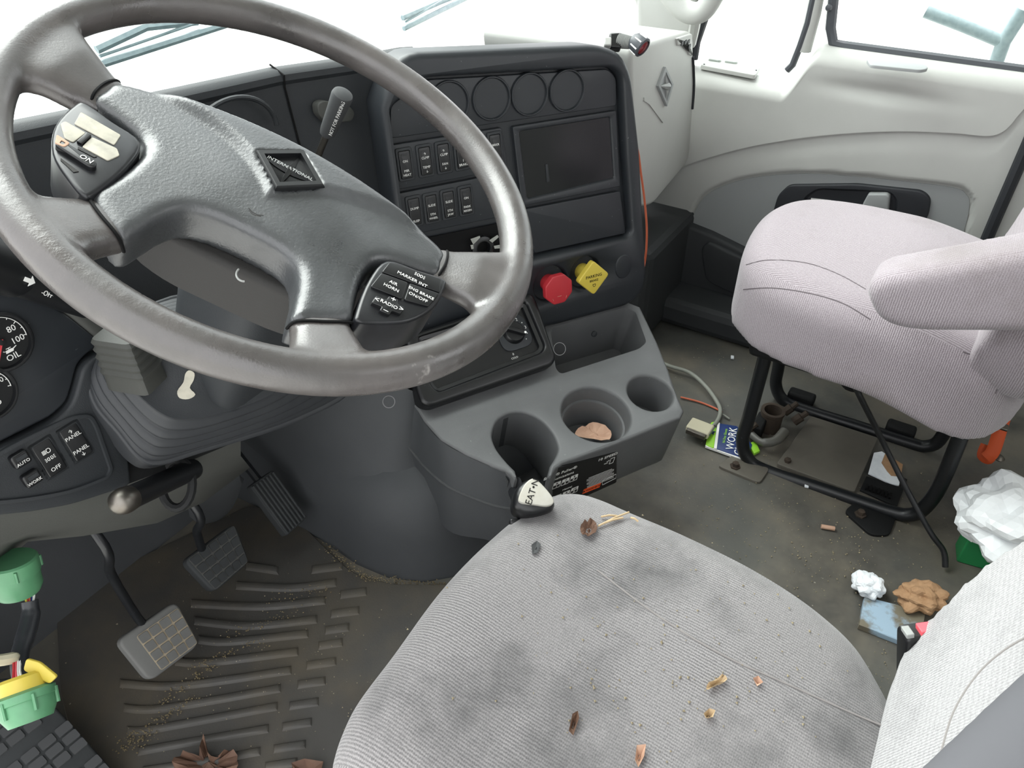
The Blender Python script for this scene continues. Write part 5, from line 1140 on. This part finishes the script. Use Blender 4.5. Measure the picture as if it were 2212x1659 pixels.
# pipe clamp
pc_ = thing('pipe_clamp', 'greasy steel pipe clamp with bolts beside the seat frame', 'clamp', U(1665, 930, z=0))
build('collar', lathe(U(1668, 895, z=.04), (0, 0, 1), [(.024, -.04), (.024, .004), (.026, .006), (.026, .012), (.019, .012), (.018, -.03)], 24), M['rust'], pc_)
build('hook', tube(catm([U(1620, 935, z=.02), U(1645, 955, z=.02), U(1675, 952, z=.025), U(1695, 932, z=.03)], 6), [.008]*7+[.010]*6+[.011]*6, 12), M['rubber'], pc_)
build('bracket', boxv(U(1640, 920, z=.02), A(.03, 0, 0), A(0, .012, 0), A(0, 0, .018)), M['blackmatte'], pc_, bev=.004)
for q in ((1710, 880), (1731, 900), (1622, 925)):
    build('bolt', lathe(U(*q, z=.03), nrm(A(.3, -.4, .5)), [(.010, -.02), (.010, 0), (.006, .001), (.006, .016), (.0005, .017)], 8), M['rust'], pc_)
rd = thing('seat_release_rod', 'thin black rod slanting from the passenger seat to the floor', 'rod', U(2045, 1215, z=0))
rdp = [U(1838, 805, x=1.20), U(1850, 840, x=1.195), U(1900, 940, z=.19), U(1960, 1060, z=.11), U(2010, 1150, z=.06), U(2038, 1190, z=.035), U(2042, 1225, z=.012)]
build('rod', tube(catm(rdp, 6), .0052, 10), M['tubeblack'], rd)
os_ = thing('orange_strap', 'orange webbing strap with metal clip beside the passenger seat base', 'strap', U(2150, 980, z=0))
build('webbing', tube(catm([U(2175, 880, z=.12), U(2160, 930, z=.08), U(2145, 975, z=.05), U(2130, 990, z=.035)], 5), .013, 8, sq=.25), M['orangebelt'], os_)
build('loop', tube(catm([U(2128, 960, z=.05), U(2120, 985, z=.03), U(2140, 995, z=.025), U(2155, 970, z=.045)], 5), .008, 8, sq=.3), M['orangebelt'], os_)
build('clip', boxv(U(2166, 922, z=.10), A(.010, 0, 0), A(0, .010, 0), A(0, 0, .003)), M['steel'], os_, bev=.002)
build('hook', lathe(U(2157, 992, z=.02), (0, 0, 1), [(.008, 0), (.011, .004), (.006, .009), (.0005, .010)], 14), M['steel'], os_)
# crumpled things
def crumple(name, label, cat, cpx, z, r, m, seed, flat=.7, el=None):
    rnd = random.Random(seed); bm = bmesh.new(); bmesh.ops.create_icosphere(bm, subdivisions=4, radius=1)
    c = U(*cpx, z=z)
    dirs = [nrm(A(rnd.gauss(0, 1), rnd.gauss(0, 1), rnd.gauss(0, 1))) for _ in range(22)]
    vs = []
    for v in bm.verts:
        p = A(*v.co); k = max((p@d_)*(1-.3*((i*7) % 5)/5) for i, d_ in enumerate(dirs)); k2 = sum(abs(math.sin(5.1*(p@d_)+i)) for i, d_ in enumerate(dirs[:7]))/7
        s = .45+.75*k2*k+rnd.uniform(-.015, .015)
        q = p*s*r; q[2] *= flat
        if el is not None: q = q+nrm(el)*(q@nrm(el))*(np.linalg.norm(el)-1)
        vs.append(c+q)
    fs = [tuple(v.index for v in f.verts) for f in bm.faces]; bm.free()
    zmin = min(p[2] for p in vs); vs = [p+A(0, 0, (max(0.001, c[2]-z)-zmin) if zmin < .001 else 0) for p in vs]
    o = build(name, (vs, fs), M[m], ang=0); tag(o, label, cat); return o
crumple('crumpled_paper', 'crumpled white paper ball on the floor behind the seats', 'paper', (1875, 1262), .022, .030, 'paper', 3)
crumple('brown_paper_scrap', 'crumpled brown paper bag scrap beside the driver backrest', 'paper', (1990, 1290), .022, .038, 'brownpaper', 5, .7, (.7, -1.0, 0))
crumple('white_plastic_bag', 'white plastic bag behind the driver backrest', 'bag', (2188, 1122), .13, .098, 'bag', 9, .7)
gb_ = thing('green_carton', 'green and white carton corner beside the plastic bag', 'carton', U(2110, 1180, z=.02))
build('carton', boxv(U(2128, 1172, z=.045), A(.022, .004, 0), A(-.005, .034, 0), A(0, 0, .045)), M['greenbox'], gb_, bev=.003)
build('white_print', tube(catm([U(2098, 1170, z=.0912), U(2108, 1158, z=.0912), U(2120, 1148, z=.0912)], 4), .0012, 5), M['white'], gb_)
bb_ = thing('blue_carton', 'flattened pale blue carton with muddy stains on the floor', 'carton', U(1910, 1325, z=0))
build('face', slab(Pl((0, 0, .012), (1, 0, 0), (0, 1, 0)), [U(*p, z=.012)[:2] for p in [(1856, 1350), (1868, 1288), (2000, 1322), (1985, 1400)]], prof=rprof(.001, .011)), M['bluebox'], bb_)
build('edge_label', slab(Pl((0, 0, .0125), (1, 0, 0), (0, 1, 0)), [U(*p, z=.0125)[:2] for p in [(1856, 1350), (1857, 1345), (1945, 1376), (1944, 1382)]], prof=[(0, 0), (0, -.001)]), M['bluebox'], bb_)
# seat belt buckle
bk_ = thing('seat_belt_buckle', 'black seat belt buckle with red button beside the driver backrest', 'buckle', U(1975, 1510, z=.28))
B0, B1 = U(1990, 1364, z=.42), U(1984, 1492, z=.34)
bup = nrm(B0-B1); be = nrm(CR-bup*(CR@bup)); bn = np.cross(be, bup)
BKP = Pl((B0+B1)/2, be, bup)
bl_ = np.linalg.norm(B0-B1)/2
build('housing', slab(BKP.up(.009), rpoly([(-.018, -bl_), (.018, -bl_), (.019, bl_), (-.019, bl_)], .007), prof=rprof(.004, .022)), M['black'], bk_)
build('release_button', boxv(B0+be*.008+bup*.002, be*.011, bup*.004, bn*.007), M['pink'], bk_, bev=.001)
build('slot_edge', boxv(B0-be*.014+bup*.0015, be*.004, bup*.003, bn*.007), M['ledtrim'], bk_, bev=.001)
build('stalk', tube([B1, B1-bup*.05, B1-bup*.10+A(0, -.01, 0)], .010, 10, sq=.5), M['blackmatte'], bk_)
# ------------------------------------------------------------------ leaves and scraps
def leaf(name, label, cat, base, pts, m, curl=.006, seed=1, group=None):
    """thin curled leaf built on points (pixels) above a surface function"""
    rnd = random.Random(seed); P = [base(*p) for p in pts]; c = np.mean(P, 0)
    if len(P) > 5: P = [p+(p-c)*rnd.uniform(-.06, .06) for p in catm(P, 3, True)]
    rings = []
    for k, s in enumerate((1, .6, .25)):
        rings.append([c+(p-c)*s+A(0, 0, curl*(1-s)*(-.6)+curl*rnd.uniform(.2, 1.0)*s) for p in P])
    v, f = loft(rings, cap=False); k = len(v); v = list(v)+[c+A(0, 0, .001)]; n = len(P); f = list(f)+[(2*n+i, 2*n+(i+1) % n, k) for i in range(n)]
    v2 = [p-A(0, 0, .0007) for p in v]; nn = len(v); f2 = [tuple(i+nn for i in q[::-1]) for q in f]
    side = [(i, (i+1) % n, (i+1) % n+nn, i+nn) for i in range(n)]
    o = build(name, (v+v2, f+f2+side), M[m], ang=0); tag(o, label, cat, group); return o
cupz = con.P(*c2c, -.075)[2]
leaf('dry_leaf', 'pale dry leaf lying in the big cup holder', 'leaf', lambda x, y: U(x, y, z=cupz+.012), [(1240, 942), (1256, 926), (1280, 918), (1308, 922), (1322, 945), (1310, 955), (1268, 952)], 'leafpale', .008, 4)
leaf('dry_leaf', 'large curled brown leaf at the bottom edge on the floor mat', 'leaf', lambda x, y: U(x, y, z=.012), [(380, 1659), (405, 1635), (432, 1638), (446, 1600), (452, 1632), (475, 1640), (498, 1625), (518, 1650), (500, 1690), (400, 1700)], 'leaf', .02, 5)
leaf('dry_leaf', 'small brown leaf at the bottom edge beside the seat', 'leaf', lambda x, y: U(x, y, z=.012), [(632, 1655), (660, 1646), (700, 1650), (690, 1690), (640, 1690)], 'leaf', .012, 6)
sb = lambda x, y: on_seat(x, y)+A(0, 0, .002)
leaf('leaf_scrap', 'dry leaf scrap with straw at the front of the driver seat', 'leaf', sb, [(1254, 1142), (1268, 1132), (1284, 1130), (1290, 1150), (1276, 1165), (1258, 1160)], 'leaf', .009, 7)
leaf('leaf_scrap', 'pale curled leaf scrap near the rear of the driver seat', 'leaf', sb, [(1524, 1488), (1545, 1472), (1562, 1464), (1568, 1476), (1548, 1484), (1530, 1496)], 'straw', .007, 8)
leaf('leaf_scrap', 'thin reddish leaf scrap low in the middle of the seat', 'leaf', sb, [(1228, 1585), (1236, 1548), (1248, 1540), (1250, 1560), (1238, 1592)], 'leaf', .007, 9)
leaf('leaf_scrap', 'orange leaf tip at the bottom edge of the seat', 'leaf', sb, [(1374, 1617), (1394, 1614), (1390, 1640), (1378, 1662), (1370, 1650)], 'leafpale', .007, 10)
leaf('leaf_scrap', 'small crumpled leaf bit left of the low seam', 'leaf', sb, [(1518, 1548), (1530, 1538), (1542, 1545), (1538, 1556), (1522, 1558)], 'straw', .008, 11)
leaf('leaf_scrap', 'tiny tan flake on the seat seam', 'leaf', sb, [(1625, 1470), (1636, 1466), (1646, 1480), (1634, 1486)], 'leafpale', .005, 12)
leaf('leaf_scrap', 'dark smudge of dried leaf near the front edge of the seat', 'leaf', sb, [(1148, 1180), (1160, 1172), (1168, 1180), (1162, 1198), (1150, 1200)], 'cupin', .002, 13)
s_ = thing('straw_stalks', 'bundle of dry straw stalks at the front corner of the driver seat', 'straw', on_seat(1320, 1130))
for k, (p, q) in enumerate((((1292, 1140), (1358, 1110)), ((1298, 1120), (1332, 1118)), ((1300, 1136), (1345, 1122)), ((1362, 1122), (1378, 1130)))):
    build('stalk', tube([on_seat(*p)+A(0, 0, .003), (on_seat(*p)+on_seat(*q))/2+A(0, 0, .005), on_seat(*q)+A(0, 0, .003)], .0013, 6), M['straw'], s_)
cg = build('cigarette_butt', tube([U(1774, 1137, z=.006), U(1803, 1142, z=.006)], .0045, 10), M['leafpale']); tag(cg, 'cigarette butt on the floor behind the seat frame', 'butt')
for q, lb in (((1582, 772), 'small white chip on the dark floor near the front kick panel'), ((1742, 1048), 'white chip against the near seat frame tube')):
    p = U(*q, z=.004); o = build('paper_chip', boxv(p, A(.006, .002, 0), A(-.001, .0035, 0), A(0, 0, .0015)), M['paper']); tag(o, lb, 'chip')
# crumbs and grit, far too many to count
def crumbs(name, label, spots, m, seed):
    rnd = random.Random(seed); mb = MB()
    for (cx, cy, sx, sy, n, smin, smax) in spots:
        for _ in range(n):
            p = U(cx+rnd.gauss(0, sx), cy+rnd.gauss(0, sy), z=.010 if cx < 850 and cy > 1180 else .002); r = rnd.uniform(smin, smax)
            a = rnd.uniform(0, 6.28); e1 = A(math.cos(a), math.sin(a), 0); e2 = A(-math.sin(a), math.cos(a), 0)
            mb.add(([p+e1*r, p-e1*r*.6+e2*r*.7, p-e1*r*.5-e2*r*.8, p+A(0, 0, r*.9)], [(0, 1, 3), (1, 2, 3), (2, 0, 3), (0, 2, 1)]))
    o = build(name, mb, M[m], ang=0, fix=False); tag(o, label, 'debris', kind='stuff'); return o
sp = []
for (x0, y0), (x1, y1), n, w in (((700, 1180), (790, 1248), 130, 8), ((790, 1248), (960, 1262), 220, 6), ((600, 1290), (700, 1270), 60, 14), ((500, 1370), (640, 1320), 80, 10), ((420, 1440), (560, 1385), 90, 8), ((340, 1520), (460, 1440), 110, 8), ((270, 1600), (420, 1510), 150, 9), ((260, 1620), (330, 1580), 80, 14)):
    for k in range(10): sp.append((x0+(x1-x0)*k/9, y0+(y1-y0)*k/9, w, w*.6, n//10, .0006, .0022))
crumbs('sand_grit', 'yellowish sand and grit along the mat ribs and tunnel edge', sp, 'sand', 1)
sp = [(600, 1450, 160, 120, 160, .0005, .0016), (1650, 1150, 160, 80, 260, .0006, .0022), (1850, 1200, 90, 60, 140, .0006, .0024), (1750, 1000, 120, 40, 90, .0006, .002), (1520, 760, 60, 30, 30, .0008, .002), (1900, 1450, 20, 40, 30, .0006, .002)]
crumbs('floor_crumbs', 'pale crumbs and grit scattered over the cab floor', sp, 'crumb', 2)
rnd = random.Random(5); mb = MB()
for _ in range(170):
    px_, py_ = rnd.gauss(1450, 220), rnd.gauss(1430, 130)
    p = on_seat(px_, py_)
    if not inpoly(p[:2], cs): continue
    r = rnd.uniform(.0006, .0022); a = rnd.uniform(0, 6.28); e1 = A(math.cos(a), math.sin(a), 0); e2 = A(-math.sin(a), math.cos(a), 0); p = p+A(0, 0, .001)
    mb.add(([p+e1*r, p-e1*r*.6+e2*r*.7, p-e1*r*.5-e2*r*.8, p+A(0, 0, r*.9)], [(0, 1, 3), (1, 2, 3), (2, 0, 3), (0, 2, 1)]))
o = build('seat_crumbs', mb, M['crumb'], ang=0, fix=False); tag(o, 'tiny crumbs and lint scattered on the driver seat', 'debris', kind='stuff')
